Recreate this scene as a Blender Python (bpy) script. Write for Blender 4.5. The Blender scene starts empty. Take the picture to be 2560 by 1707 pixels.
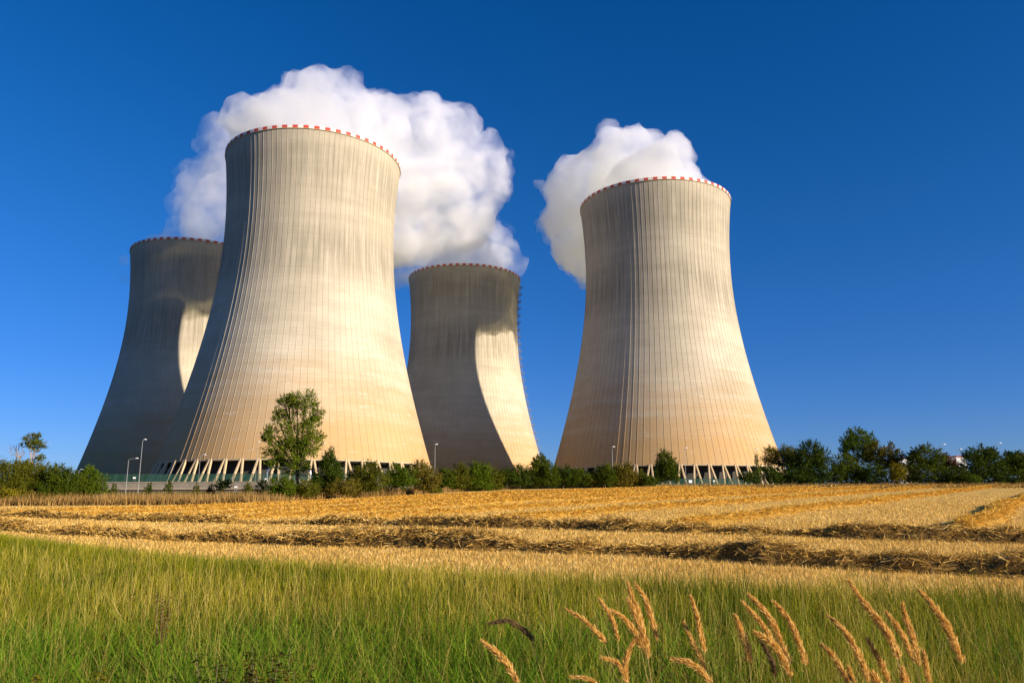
import bpy, math, random
import numpy as np
from mathutils import Vector, Matrix

S = bpy.context.scene
COL = S.collection
R = math.radians
rng = np.random.default_rng(7)

# ------------------------------------------------------------------ camera
EYE = 1.75
PITCH, ROLL = 0.2059, -0.0034
FPX = 1925.0                      # focal length in photo pixels (2560 wide)
cam = bpy.data.cameras.new("camera")
cam.sensor_width = 36.0
cam.lens = FPX / 2560 * 36.0
cam.clip_start, cam.clip_end = 0.05, 9000
cam_o = bpy.data.objects.new("camera", cam)
COL.objects.link(cam_o)
fw = Vector((0, math.cos(PITCH), math.sin(PITCH)))
rt0, up0 = Vector((1, 0, 0)), Vector((0, -math.sin(PITCH), math.cos(PITCH)))
rt = rt0 * math.cos(ROLL) + up0 * math.sin(ROLL)
up = up0 * math.cos(ROLL) - rt0 * math.sin(ROLL)
M = Matrix((rt, up, -fw)).transposed().to_4x4()
M.translation = Vector((0, 0, EYE))
cam_o.matrix_world = M
S.camera = cam_o


def P(px, py, t):
    """the place at distance y = t that the photo shows at pixel (px, py)"""
    d = fw + rt * ((px - 1280) / FPX) - up * ((py - 853.5) / FPX)
    k = t / d.y
    return Vector((d.x * k, t, EYE + d.z * k))


# ------------------------------------------------------------------ light
SUN_AZ, SUN_EL = R(119.5), R(16.5)       # azimuth clockwise from +Y
w = bpy.data.worlds.new("World")
S.world = w
w.use_nodes = True
wn = w.node_tree
sky = wn.nodes.new("ShaderNodeTexSky")
sky.sky_type = 'NISHITA'
sky.sun_disc = False
sky.sun_elevation, sky.sun_rotation = SUN_EL, SUN_AZ
sky.air_density, sky.dust_density, sky.ozone_density = 1.0, 0.0, 6.0
hsv = wn.nodes.new("ShaderNodeHueSaturation")
hsv.inputs['Saturation'].default_value = 1.19
hsv.inputs['Value'].default_value = 1.0
bgn = wn.nodes['Background']
bgn.inputs[1].default_value = 0.065
wn.links.new(sky.outputs[0], hsv.inputs['Color'])
tint = wn.nodes.new("ShaderNodeMix")
tint.data_type, tint.blend_type = 'RGBA', 'MULTIPLY'
tint.inputs[0].default_value = 1.0
tint.inputs[7].default_value = (1.12, 0.90, 1.08, 1)
wn.links.new(hsv.outputs[0], tint.inputs[6])
# clear dry air: the band above the horizon stays blue
tc = wn.nodes.new("ShaderNodeTexCoord")
sep = wn.nodes.new("ShaderNodeSeparateXYZ")
mr = wn.nodes.new("ShaderNodeMapRange")
mr.interpolation_type = 'SMOOTHSTEP'
mr.inputs[1].default_value, mr.inputs[2].default_value = -0.05, 0.42
band = wn.nodes.new("ShaderNodeMix")
band.data_type = 'RGBA'
band.inputs[6].default_value = (0.50, 0.74, 1.0, 1)
band.inputs[7].default_value = (1, 1, 1, 1)
mul = wn.nodes.new("ShaderNodeMix")
mul.data_type, mul.blend_type = 'RGBA', 'MULTIPLY'
mul.inputs[0].default_value = 1.0
wn.links.new(tc.outputs['Generated'], sep.inputs[0])
wn.links.new(sep.outputs[2], mr.inputs[0])
wn.links.new(mr.outputs[0], band.inputs[0])
wn.links.new(tint.outputs[2], mul.inputs[6])
wn.links.new(band.outputs[2], mul.inputs[7])
wn.links.new(mul.outputs[2], bgn.inputs[0])

sun = bpy.data.lights.new("sun", 'SUN')
sun.energy = 5.0
sun.angle = R(0.5)
sun.color = (1.0, 0.85, 0.66)
sun_o = bpy.data.objects.new("sun", sun)
COL.objects.link(sun_o)
to_sun = Vector((math.sin(SUN_AZ) * math.cos(SUN_EL), math.cos(SUN_AZ) * math.cos(SUN_EL), math.sin(SUN_EL)))
sun_o.rotation_euler = to_sun.to_track_quat('Z', 'Y').to_euler()
sun_o.location = to_sun * 500

S.view_settings.view_transform = 'Standard'
S.view_settings.look = 'None'
S.view_settings.exposure = 0.86
S.view_settings.gamma = 1.0
S.render.engine = 'CYCLES'
S.cycles.use_denoising = True
S.cycles.denoising_prefilter = 'ACCURATE'
S.cycles.max_bounces = 12
S.cycles.volume_bounces = 8
S.cycles.volume_step_rate = 0.25
S.cycles.volume_max_steps = 256
S.cycles.diffuse_bounces = 3
S.cycles.transparent_max_bounces = 24


# ------------------------------------------------------------------ helpers
def tag(o, label=None, cat=None, group=None, kind=None):
    if label: o['label'] = label
    if cat: o['category'] = cat
    if group: o['group'] = group
    if kind: o['kind'] = kind
    return o


def empty(name, loc, label, cat, group=None):
    o = bpy.data.objects.new(name, None)
    COL.objects.link(o)
    o.location = loc
    return tag(o, label, cat, group, 'thing')


def link(name, me, mat=None, parent=None, loc=None):
    o = bpy.data.objects.new(name, me)
    COL.objects.link(o)
    if mat and not me.materials:
        me.materials.append(mat)
    if parent: o.parent = parent
    if loc is not None: o.location = loc
    return o


def np_mesh(name, v, f, smooth=False):
    """v (N,3); f (M,k) all of one size"""
    v = np.ascontiguousarray(v, dtype=np.float32).reshape(-1, 3)
    f = np.ascontiguousarray(f, dtype=np.int32)
    m, k = f.shape
    me = bpy.data.meshes.new(name)
    me.vertices.add(len(v))
    me.vertices.foreach_set("co", v.ravel())
    me.loops.add(m * k)
    me.loops.foreach_set("vertex_index", f.ravel())
    me.polygons.add(m)
    me.polygons.foreach_set("loop_start", np.arange(0, m * k, k, dtype=np.int32))
    me.polygons.foreach_set("use_smooth", np.full(m, smooth, dtype=bool))
    me.update(calc_edges=True)
    return me


class MB:
    """collects boxes, tubes and the like; build() links them as one mesh object"""
    def __init__(s): s.v, s.f = [], []

    def add(s, v, f):
        n = len(s.v)
        s.v += [tuple(p) for p in v]
        s.f += [tuple(i + n for i in q) for q in f]

    def box(s, c, size, rz=0.0):
        c = Vector(c); x, y, z = size[0] / 2, size[1] / 2, size[2] / 2
        m = Matrix.Rotation(rz, 3, 'Z')
        v = [c + m @ Vector((a * x, b * y, d * z)) for d in (-1, 1) for a, b in ((-1, -1), (1, -1), (1, 1), (-1, 1))]
        s.add(v, [(3, 2, 1, 0), (4, 5, 6, 7), (0, 1, 5, 4), (1, 2, 6, 5), (2, 3, 7, 6), (3, 0, 4, 7)])

    def tube(s, pts, rad, n=8):
        pts = [Vector(p) for p in pts]
        if not hasattr(rad, '__len__'): rad = [rad] * len(pts)
        rings = []
        for i, p in enumerate(pts):
            d = (pts[min(i + 1, len(pts) - 1)] - pts[max(i - 1, 0)]).normalized()
            a = d.orthogonal().normalized() if i == 0 else (a - d * a.dot(d)).normalized()
            b = d.cross(a)
            rings.append([p + (a * math.cos(2 * math.pi * j / n) + b * math.sin(2 * math.pi * j / n)) * rad[i] for j in range(n)])
        v = [q for r in rings for q in r]
        f = [(i * n + j, i * n + (j + 1) % n, (i + 1) * n + (j + 1) % n, (i + 1) * n + j)
             for i in range(len(pts) - 1) for j in range(n)]
        f += [tuple(range(n))[::-1], tuple((len(pts) - 1) * n + j for j in range(n))]
        s.add(v, f)

    def mesh(s, name, smooth=False):
        me = bpy.data.meshes.new(name)
        me.from_pydata(s.v, [], s.f)
        if smooth:
            for p in me.polygons: p.use_smooth = True
        return me

    def build(s, name, mat, parent=None, smooth=False):
        return link(name, s.mesh(name, smooth), mat, parent)


# ------------------------------------------------------------------ materials
class NT:
    def __init__(s, name):
        s.m = bpy.data.materials.new(name)
        s.m.use_nodes = True
        s.t = s.m.node_tree
        s.bsdf = s.t.nodes['Principled BSDF']
        s.out = s.t.nodes['Material Output']
        s.bsdf.inputs['Roughness'].default_value = 0.9
        s.bsdf.inputs['Specular IOR Level'].default_value = 0.2

    def node(s, kind, **kw):
        n = s.t.nodes.new(kind)
        for k, v in kw.items(): setattr(n, k, v)
        return n

    def put(s, v, sock):
        if isinstance(v, bpy.types.NodeSocket): s.t.links.new(v, sock)
        elif hasattr(v, '__len__') and len(v) == 3 and sock.type == 'RGBA': sock.default_value = (*v, 1)
        else: sock.default_value = v

    def math(s, op, a, b=0.0, c=0.0, clamp=False):
        n = s.node('ShaderNodeMath', operation=op, use_clamp=clamp)
        s.put(a, n.inputs[0]); s.put(b, n.inputs[1]); s.put(c, n.inputs[2])
        return n.outputs[0]

    def mix(s, f, a, b, mode='MIX'):
        n = s.node('ShaderNodeMix', data_type='RGBA', blend_type=mode)
        s.put(f, n.inputs[0]); s.put(a, n.inputs[6]); s.put(b, n.inputs[7])
        return n.outputs[2]

    def ramp(s, f, stops):
        n = s.node('ShaderNodeValToRGB')
        el = n.color_ramp.elements
        while len(el) < len(stops): el.new(0.5)
        for e, (p, c) in zip(el, stops):
            e.position = p
            e.color = (*c, 1) if hasattr(c, '__len__') else (c, c, c, 1)
        s.put(f, n.inputs[0])
        return n.outputs[0]

    def noise(s, vec, scale, detail=4, rough=0.55, dist=0.0):
        n = s.node('ShaderNodeTexNoise')
        if vec is not None: s.put(vec, n.inputs['Vector'])
        n.inputs['Scale'].default_value = scale
        n.inputs['Detail'].default_value = detail
        n.inputs['Roughness'].default_value = rough
        n.inputs['Distortion'].default_value = dist
        return n.outputs['Fac']

    def obj(s): return s.node('ShaderNodeTexCoord').outputs['Object']
    def pos(s): return s.node('ShaderNodeNewGeometry').outputs['Position']
    def island(s): return s.node('ShaderNodeNewGeometry').outputs['Random Per Island']

    def xyz(s, v):
        n = s.node('ShaderNodeSeparateXYZ'); s.put(v, n.inputs[0]); return n.outputs

    def comb(s, x, y, z):
        n = s.node('ShaderNodeCombineXYZ')
        for i, q in enumerate((x, y, z)): s.put(q, n.inputs[i])
        return n.outputs[0]

    def smooth(s, x, a, b):
        n = s.node('ShaderNodeMapRange', interpolation_type='SMOOTHSTEP')
        s.put(x, n.inputs[0]); n.inputs[1].default_value = a; n.inputs[2].default_value = b
        return n.outputs[0]

    def bump(s, h, strength, dist=0.1):
        n = s.node('ShaderNodeBump')
        n.inputs['Strength'].default_value = strength
        n.inputs['Distance'].default_value = dist
        s.put(h, n.inputs['Height'])
        s.t.links.new(n.outputs[0], s.bsdf.inputs['Normal'])

    def base(s, c): s.put(c, s.bsdf.inputs['Base Color'])

    def leafy(s, col, trans=0.35):
        """mix in light coming through thin leaves"""
        s.bsdf.inputs['Specular IOR Level'].default_value = 0.04
        s.base(col)
        tr = s.node('ShaderNodeBsdfTranslucent'); s.put(col, tr.inputs[0])
        mx = s.node('ShaderNodeMixShader'); mx.inputs[0].default_value = trans
        s.t.links.new(s.bsdf.outputs[0], mx.inputs[1]); s.t.links.new(tr.outputs[0], mx.inputs[2])
        s.t.links.new(mx.outputs[0], s.out.inputs[0])


def simple(name, col, rough=0.8, metal=0.0, var=0.25, scale=2.0):
    n = NT(name)
    f = n.noise(n.obj(), scale, 5)
    n.base(n.mix(f, tuple(c * (1 - var) for c in col), tuple(min(1, c * (1 + var)) for c in col)))
    n.bsdf.inputs['Roughness'].default_value = rough
    n.bsdf.inputs['Metallic'].default_value = metal
    return n.m


def leaf_mat(name, stops, trans=0.25, patch=0.5):
    n = NT(name)
    p = n.noise(n.pos(), patch, 2)
    f = n.math('ADD', n.math('MULTIPLY', n.island(), 0.6), n.math('MULTIPLY', n.math('SUBTRACT', p, 0.3), 1.0), clamp=True)
    stops = [(p_, (c[0] * 0.85, c[1] * 0.86, c[2] * 0.3)) for p_, c in stops]
    n.leafy(n.ramp(f, stops), trans)
    n.bsdf.inputs['Roughness'].default_value = 0.6
    return n.m


def concrete_shell():
    n = NT("weathered_concrete")
    x, y, z = n.xyz(n.obj())
    rnd = n.node('ShaderNodeObjectInfo').outputs['Random']
    off = n.math('MULTIPLY', rnd, 300.0)
    ang = n.math('ARCTAN2', y, x)
    arc = n.math('MULTIPLY', ang, 45.0)
    arco = n.math('ADD', arc, off)
    # large soft blotches, vertical water streaks, horizontal pour bands
    blot = n.noise(n.comb(arco, z, off), 0.035, 5, 0.6)
    streak = n.noise(n.comb(arco, n.math('MULTIPLY', z, 0.05), off), 0.55, 6, 0.65)
    band = n.noise(n.comb(n.math('MULTIPLY', arco, 0.12), z, off), 0.22, 6, 0.65)
    fine = n.noise(n.comb(arco, n.math('MULTIPLY', z, 0.5), off), 1.6, 5, 0.7)
    grey = n.ramp(n.math('ADD', n.math('MULTIPLY', blot, 0.6), n.math('MULTIPLY', band, 0.4)),
                  [(0.30, (0.33, 0.295, 0.225)), (0.50, (0.46, 0.41, 0.315)), (0.68, (0.57, 0.515, 0.405))])
    # dark run-off stains in a belt under the rim and a second, mid-height belt
    top = n.math('MULTIPLY', n.smooth(z, 108, 140), n.smooth(z, 155, 143))
    mid = n.math('MULTIPLY', n.smooth(z, 78, 100), n.smooth(z, 124, 104))
    belt = n.math('ADD', n.math('MULTIPLY', top, 0.8), n.math('MULTIPLY', mid, 0.9))
    sfac = n.math('MULTIPLY', n.smooth(n.math('ADD', n.math('MULTIPLY', streak, 0.7), n.math('MULTIPLY', blot, 0.5)), 0.46, 0.70), belt, clamp=True)
    c = n.mix(n.math('MULTIPLY', sfac, 0.80), grey, (0.20, 0.18, 0.135))
    # ochre tone strengthening towards the ground, ragged upper border
    hz = n.math('ADD', z, n.math('MULTIPLY', n.math('SUBTRACT', band, 0.5), 40.0))
    oc = n.smooth(hz, 66, 10)
    c = n.mix(n.math('MULTIPLY', oc, 0.86), c, (0.47, 0.27, 0.088))
    # pale lime patches low on the wall
    lime = n.math('MULTIPLY', n.smooth(n.noise(n.comb(n.math('MULTIPLY', arco, 0.35), z, off), 0.5, 6, 0.7), 0.58, 0.72),
                  n.math('MULTIPLY', n.smooth(z, 75, 40), n.smooth(z, 11, 18)))
    c = n.mix(n.math('MULTIPLY', lime, 0.55), c, (0.62, 0.56, 0.47))
    c = n.mix(n.math('MULTIPLY', n.smooth(fine, 0.35, 0.75), 0.28), c, (0.30, 0.27, 0.21))
    # formwork joints every 1.5 m, a darker line beside each rib
    fz = n.math('FRACT', n.math('DIVIDE', z, 1.5))
    joint = n.math('LESS_THAN', fz, 0.09)
    c = n.mix(n.math('MULTIPLY', joint, 0.22), c, (0.20, 0.18, 0.15))
    fr = n.math('FRACT', n.math('MULTIPLY', ang, 112 / (2 * math.pi)))
    rib_line = n.math('MULTIPLY', n.math('GREATER_THAN', fr, 0.10), n.math('LESS_THAN', fr, 0.17))
    c = n.mix(n.math('MULTIPLY', rib_line, 0.05), c, (0.16, 0.15, 0.13))
    # neighbouring lifts differ a little in tone
    cell = n.node('ShaderNodeTexWhiteNoise', noise_dimensions='2D')
    n.put(n.comb(n.math('FLOOR', n.math('MULTIPLY', ang, 112 / (2 * math.pi))), n.math('FLOOR', n.math('DIVIDE', z, 6.0)), 0), cell.inputs['Vector'])
    c = n.mix(n.math('MULTIPLY', cell.outputs['Value'], 0.13), c, (0.28, 0.25, 0.2))
    n.base(c)
    n.bump(fine, 0.25, 0.08)
    n.bsdf.inputs['Roughness'].default_value = 0.92
    return n.m


def rim_paint():
    n = NT("red_white_rim_paint")
    x, y, z = n.xyz(n.obj())
    ang = n.math('ARCTAN2', y, x)
    k = n.math('FRACT', n.math('MULTIPLY', n.math('ADD', n.math('MULTIPLY', ang, 112 / (2 * math.pi)), 500.0), 0.5))
    red = n.math('LESS_THAN', k, 0.5)
    d = n.noise(n.obj(), 0.6, 5)
    wht = n.mix(d, (0.62, 0.60, 0.55), (0.82, 0.80, 0.76))
    rd = n.mix(d, (0.42, 0.045, 0.03), (0.58, 0.075, 0.05))
    n.base(n.mix(red, wht, rd))
    n.bsdf.inputs['Roughness'].default_value = 0.6
    return n.m


MAT = {}
MAT['shell'] = concrete_shell()
MAT['rim'] = rim_paint()
MAT['column'] = simple("column_concrete", (0.48, 0.37, 0.22), 0.9, 0, 0.25, 0.6)
MAT['beam'] = simple("beam_concrete", (0.40, 0.33, 0.22), 0.9, 0, 0.2, 0.3)
MAT['steel'] = simple("galvanised_steel", (0.27, 0.27, 0.27), 0.6, 0.3, 0.15, 3)
MAT['dark_steel'] = simple("dark_steel", (0.10, 0.10, 0.10), 0.6, 0.3, 0.2, 3)
MAT['white_paint'] = simple("white_paint", (0.80, 0.80, 0.78), 0.4, 0, 0.05, 2)
MAT['sign'] = simple("sign_board", (0.85, 0.85, 0.85), 0.5, 0, 0.03, 2)
MAT['wall'] = simple("retaining_concrete", (0.20, 0.175, 0.14), 0.9, 0, 0.4, 0.7)
MAT['kerb'] = simple("pale_concrete", (0.27, 0.225, 0.17), 0.9, 0, 0.35, 0.5)
MAT['pipe'] = simple("silver_pipe_cladding", (0.72, 0.72, 0.74), 0.25, 0.9, 0.08, 2)
MAT['bark'] = simple("bark", (0.13, 0.10, 0.07), 0.95, 0, 0.4, 4)
MAT['pale_bark'] = simple("pale_bark", (0.30, 0.24, 0.17), 0.95, 0, 0.3, 4)
MAT['blue'] = simple("blue_paint", (0.05, 0.16, 0.36), 0.5, 0, 0.2, 2)

n = NT("inlet_louvre")
x, y, z = n.xyz(n.obj())
a = n.math('MULTIPLY', n.math('ARCTAN2', y, x), 60.0)
seam = n.math('LESS_THAN', n.math('FRACT', a), 0.05)
n.base(n.mix(seam, n.mix(n.noise(n.comb(a, n.math('MULTIPLY', z, 0.2), 0.0), 1.5, 5), (0.035, 0.033, 0.03), (0.085, 0.08, 0.07)), (0.01, 0.01, 0.01)))
MAT['louvre'] = n.m

n = NT("green_mesh")
n.base((0.03, 0.10, 0.07))
tr = n.node('ShaderNodeBsdfTransparent')
mx = n.node('ShaderNodeMixShader'); mx.inputs[0].default_value = 0.5
n.t.links.new(tr.outputs[0], mx.inputs[1]); n.t.links.new(n.bsdf.outputs[0], mx.inputs[2])
n.t.links.new(mx.outputs[0], n.out.inputs[0])
MAT['mesh'] = n.m

# straw, stubble, grass
n = NT("straw")
n.leafy(n.ramp(n.island(), [(0, (0.36, 0.18, 0.02)), (0.4, (0.62, 0.34, 0.045)), (0.8, (0.76, 0.46, 0.075)), (1, (0.84, 0.60, 0.2))]), 0.25)
MAT['straw'] = n.m
n = NT("straw_heap")
f = n.noise(n.pos(), 9.0, 8, 0.75, 1.5)
n.base(n.ramp(f, [(0.25, (0.20, 0.10, 0.02)), (0.5, (0.56, 0.33, 0.06)), (0.75, (0.74, 0.47, 0.10))]))
n.bump(f, 1.0, 0.15)
MAT['heap'] = n.m
n = NT("shaded_straw_heap")  # brown straw, darkened further so the row's shaded face is in the colour
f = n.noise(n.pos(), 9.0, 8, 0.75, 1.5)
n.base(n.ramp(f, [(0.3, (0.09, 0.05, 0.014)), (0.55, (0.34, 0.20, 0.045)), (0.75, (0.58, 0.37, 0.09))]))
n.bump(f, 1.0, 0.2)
MAT['dim_heap'] = n.m
n = NT("shaded_straw")  # loose straws to match, shade painted into their colour
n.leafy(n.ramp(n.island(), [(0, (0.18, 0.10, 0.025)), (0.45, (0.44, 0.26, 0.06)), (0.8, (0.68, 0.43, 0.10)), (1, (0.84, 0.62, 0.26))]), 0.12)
MAT['dim_straw'] = n.m
n = NT("stubble")
n.leafy(n.ramp(n.math('ADD', n.math('MULTIPLY', n.island(), 0.7), n.math('MULTIPLY', n.noise(n.pos(), 0.4, 3), 0.4)),
               [(0.1, (0.25, 0.14, 0.03)), (0.4, (0.58, 0.36, 0.08)), (0.72, (0.80, 0.54, 0.16)), (1, (0.90, 0.74, 0.42))]), 0.25)
MAT['stubble'] = n.m
n = NT("field_soil")
p = n.pos()
px_, py_, pz_ = n.xyz(p)
along = n.math('ADD', n.math('MULTIPLY', px_, 0.58), n.math('MULTIPLY', py_, 0.81))
acr = n.math('SUBTRACT', n.math('MULTIPLY', px_, 0.81), n.math('MULTIPLY', py_, 0.58))
rows = n.noise(n.comb(n.math('MULTIPLY', along, 0.06), acr, 0.0), 1.3, 6, 0.7)
spk = n.noise(n.comb(px_, n.math('MULTIPLY', py_, 0.45), 0.0), 7.0, 8, 0.85)
patch = n.noise(p, 0.11, 4, 0.6)
mid_ = n.noise(n.comb(px_, n.math('MULTIPLY', py_, 0.3), 0.0), 1.6, 5, 0.7)
c = n.ramp(n.math('ADD', n.math('ADD', n.math('MULTIPLY', spk, 0.35), n.math('MULTIPLY', mid_, 0.35)), n.math('MULTIPLY', rows, 0.3)),
           [(0.36, (0.22, 0.12, 0.025)), (0.49, (0.62, 0.38, 0.08)), (0.60, (0.82, 0.55, 0.14))])
grn = n.math('MULTIPLY', n.smooth(n.math('ADD', n.math('MULTIPLY', rows, 0.5), n.math('MULTIPLY', patch, 0.6)), 0.61, 0.69), n.smooth(spk, 0.42, 0.6))
c = n.mix(n.math('MULTIPLY', grn, 0.45), c, (0.22, 0.22, 0.04))
n.base(c)
n.bump(spk, 0.8, 0.12)
MAT['field'] = n.m
n = NT("meadow_soil")
f = n.noise(n.pos(), 2.0, 8, 0.7)
n.base(n.ramp(f, [(0.3, (0.035, 0.04, 0.012)), (0.6, (0.10, 0.10, 0.03)), (0.8, (0.16, 0.13, 0.05))]))
MAT['meadow'] = n.m
n = NT("rough_ground")
f = n.noise(n.pos(), 0.5, 8, 0.7)
n.base(n.ramp(f, [(0.3, (0.05, 0.055, 0.018)), (0.55, (0.15, 0.12, 0.045)), (0.75, (0.24, 0.18, 0.075))]))
MAT['rough'] = n.m

n = NT("grass_blade")
pn = n.noise(n.pos(), 0.55, 4)
f = n.math('ADD', n.math('MULTIPLY', n.island(), 0.75), n.math('MULTIPLY', n.math('SUBTRACT', pn, 0.46), 1.9), clamp=True)
n.leafy(n.ramp(f, [(0, (0.035, 0.085, 0.006)), (0.35, (0.11, 0.16, 0.006)), (0.65, (0.27, 0.265, 0.01)), (0.85, (0.45, 0.36, 0.035)), (1, (0.56, 0.45, 0.10))]), 0.35)
n.bsdf.inputs['Roughness'].default_value = 0.55
MAT['grass'] = n.m
n = NT("dry_grass")
n.leafy(n.ramp(n.island(), [(0, (0.22, 0.16, 0.035)), (0.5, (0.42, 0.33, 0.07)), (1, (0.60, 0.48, 0.15))]), 0.3)
MAT['dry'] = n.m
n = NT("verge_dry_grass")
n.leafy(n.ramp(n.math('ADD', n.math('MULTIPLY', n.island(), .6), n.math('MULTIPLY', n.noise(n.pos(), .35, 3), .5)),
               [(.2, (0.10, 0.09, 0.025)), (.45, (0.27, 0.155, 0.05)), (0.7, (0.42, 0.26, 0.085)), (1, (0.54, 0.38, 0.14))]), 0.3)
MAT['verge'] = n.m
n = NT("lush_blade")
n.leafy(n.ramp(n.island(), [(0, (0.05, 0.13, 0.008)), (0.6, (0.13, 0.25, 0.012)), (1, (0.24, 0.33, 0.03))]), 0.45)
MAT['lush'] = n.m
n = NT("reed_plume")
n.leafy(n.ramp(n.island(), [(0, (0.44, 0.22, 0.035)), (0.5, (0.76, 0.47, 0.12)), (1, (0.92, 0.68, 0.28))]), 0.4)
MAT['plume'] = n.m
n = NT("reed_stem")
n.leafy(n.ramp(n.noise(n.obj(), 2, 3), [(0.3, (0.34, 0.24, 0.08)), (0.7, (0.48, 0.36, 0.14))]), 0.1)
MAT['reed_stem'] = n.m

L = {}
L['hedge'] = leaf_mat("hedge_leaf", [(0, (0.035, 0.060, 0.012)), (0.5, (0.075, 0.105, 0.020)), (1, (0.13, 0.15, 0.03))])
L['olive'] = leaf_mat("olive_leaf", [(0, (0.055, 0.065, 0.018)), (0.5, (0.105, 0.115, 0.028)), (1, (0.18, 0.17, 0.045))])
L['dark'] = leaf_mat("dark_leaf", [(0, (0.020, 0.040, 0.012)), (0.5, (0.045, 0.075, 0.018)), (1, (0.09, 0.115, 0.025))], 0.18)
L['bright'] = leaf_mat("bright_leaf", [(0, (0.045, 0.085, 0.014)), (0.5, (0.09, 0.14, 0.022)), (1, (0.17, 0.20, 0.04))])
L['poplar'] = leaf_mat("poplar_leaf", [(0, (0.05, 0.085, 0.022)), (0.5, (0.13, 0.18, 0.035)), (1, (0.26, 0.29, 0.07))])
L['yellow'] = leaf_mat("yellow_leaf", [(0, (0.11, 0.10, 0.018)), (0.5, (0.22, 0.18, 0.03)), (1, (0.34, 0.27, 0.05))])
L['brown'] = leaf_mat("brown_leaf", [(0, (0.10, 0.075, 0.025)), (0.5, (0.16, 0.13, 0.045)), (1, (0.22, 0.18, 0.07))])
L['red'] = leaf_mat("reddish_leaf", [(0, (0.06, 0.022, 0.018)), (0.5, (0.12, 0.04, 0.03)), (1, (0.17, 0.075, 0.05))])

# ------------------------------------------------------------------ terrain
PLATEAU = EYE + 4.9
WALL_Y = 226.5


def slope(u):
    return 0.0205 + 0.0090 / (1 + np.exp(-(u + 0.17) / 0.09))


def ground(x, y):
    x, y = np.asarray(x, float), np.asarray(y, float)
    yy = np.maximum(y, 0.5)
    u = np.clip(x / yy, -1.6, 1.6)
    z = np.minimum(yy * slope(u), PLATEAU)
    return np.where(y > WALL_Y, PLATEAU, np.where(y < 0.5, 0.02 + 0 * z, z))


def g(x, y): return float(ground(x, y))


def edge_t(u):      # far edge of the stubble field, by bearing
    return np.interp(u, [-0.9, -0.33, -0.145, 0, 0.114, 0.665, 1.0], [80, 79, 110, 150, 160, 172, 176])


def meadow_y(x):    # near edge of the stubble field
    return 12.1 - 0.493 * np.asarray(x, float) + .016 * np.clip(x, -18, 13) ** 2


ys = np.concatenate([np.linspace(-40, 3, 12), 3 * (WALL_Y / 3) ** (np.linspace(0, 1, 190)[1:]), [WALL_Y + .4],
                     WALL_Y + 2 * (2800 / 2) ** np.linspace(0, 1, 30)])
us = np.linspace(-1.5, 1.5, 260)
YY, UU = np.meshgrid(ys, us, indexing='ij')
XX = UU * (np.maximum(np.abs(YY), 4) + 8)
ZZ = ground(XX, YY)
V = np.stack([XX, YY, ZZ], -1).reshape(-1, 3)
ny, nu = XX.shape
idx = np.arange(ny * nu).reshape(ny, nu)
F = np.stack([idx[:-1, :-1], idx[:-1, 1:], idx[1:, 1:], idx[1:, :-1]], -1).reshape(-1, 4)
cx = V[F].mean(1)
in_field = (cx[:, 1] > 2) & (cx[:, 1] > meadow_y(cx[:, 0])) & (cx[:, 1] < edge_t(cx[:, 0] / np.maximum(cx[:, 1], 1)))
in_meadow = ~in_field & (cx[:, 1] < meadow_y(cx[:, 0]) + 0.01)
for name, sel, mat in (("stubble_field", in_field, 'field'), ("meadow_ground", in_meadow, 'meadow'),
                       ("ground", ~in_field & ~in_meadow, 'rough')):
    f = F[sel]
    used, inv = np.unique(f.ravel(), return_inverse=True)
    tag(link(name, np_mesh(name, V[used], inv.reshape(-1, 4), True), MAT[mat]), kind='structure')

# ------------------------------------------------------------------ cooling towers
H, ZT, RT, RTOP, RB, ZL = 155.0, 118.9, 38.44, 40.84, 58.16, 11.3
K1 = math.sqrt((RTOP / RT) ** 2 - 1) / (H - ZT)
K2 = math.sqrt((RB / RT) ** 2 - 1) / (ZT - ZL)


def prof(z):
    z = np.asarray(z, float)
    return RT * np.sqrt(1 + np.where(z > ZT, K1 * (z - ZT), K2 * (z - ZT)) ** 2)


def revolve(rings, n=224, closed=True):
    """rings: (r, z) list -> a surface of revolution"""
    a = np.linspace(0, 2 * np.pi, n, endpoint=False)
    v = np.array([[[r * math.cos(t), r * math.sin(t), z] for t in a] for r, z in rings]).reshape(-1, 3)
    m = len(rings)
    i = np.arange(m * n).reshape(m, n)
    j = np.roll(i, -1, 1)
    rr = range(m) if closed else range(m - 1)
    f = np.concatenate([np.stack([i[q], j[q], j[(q + 1) % m], i[(q + 1) % m]], -1) for q in rr])
    return v, f


def shell_mesh():
    zs = np.linspace(ZL, H - 1.35, 90)
    fr = np.array([0.0, 0.012, 0.068, 0.08, 0.54])
    hh = np.array([0.0, 0.085, 0.085, 0.0, 0.0])
    ang = ((np.arange(112)[:, None] + fr[None, :]) * (2 * np.pi / 112)).ravel()
    h = np.tile(hh, 112)
    n = len(ang)
    r = prof(zs)
    rr = r[:, None] + h[None, :]
    out = np.stack([rr * np.cos(ang), rr * np.sin(ang), np.repeat(zs[:, None], n, 1)], -1)
    ri = (r - 0.7)[:, None] + 0 * h[None, :]
    inn = np.stack([ri * np.cos(ang), ri * np.sin(ang), np.repeat(zs[:, None], n, 1)], -1)
    allv = np.concatenate([out, inn[::-1]], 0)      # closed section: up outside, down inside
    m = allv.shape[0]
    i = np.arange(m * n).reshape(m, n)
    j = np.roll(i, -1, 1)
    f = np.concatenate([np.stack([i[q], j[q], j[(q + 1) % m], i[(q + 1) % m]], -1) for q in range(m)])
    return np_mesh("shell", allv.reshape(-1, 3), f)


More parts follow.
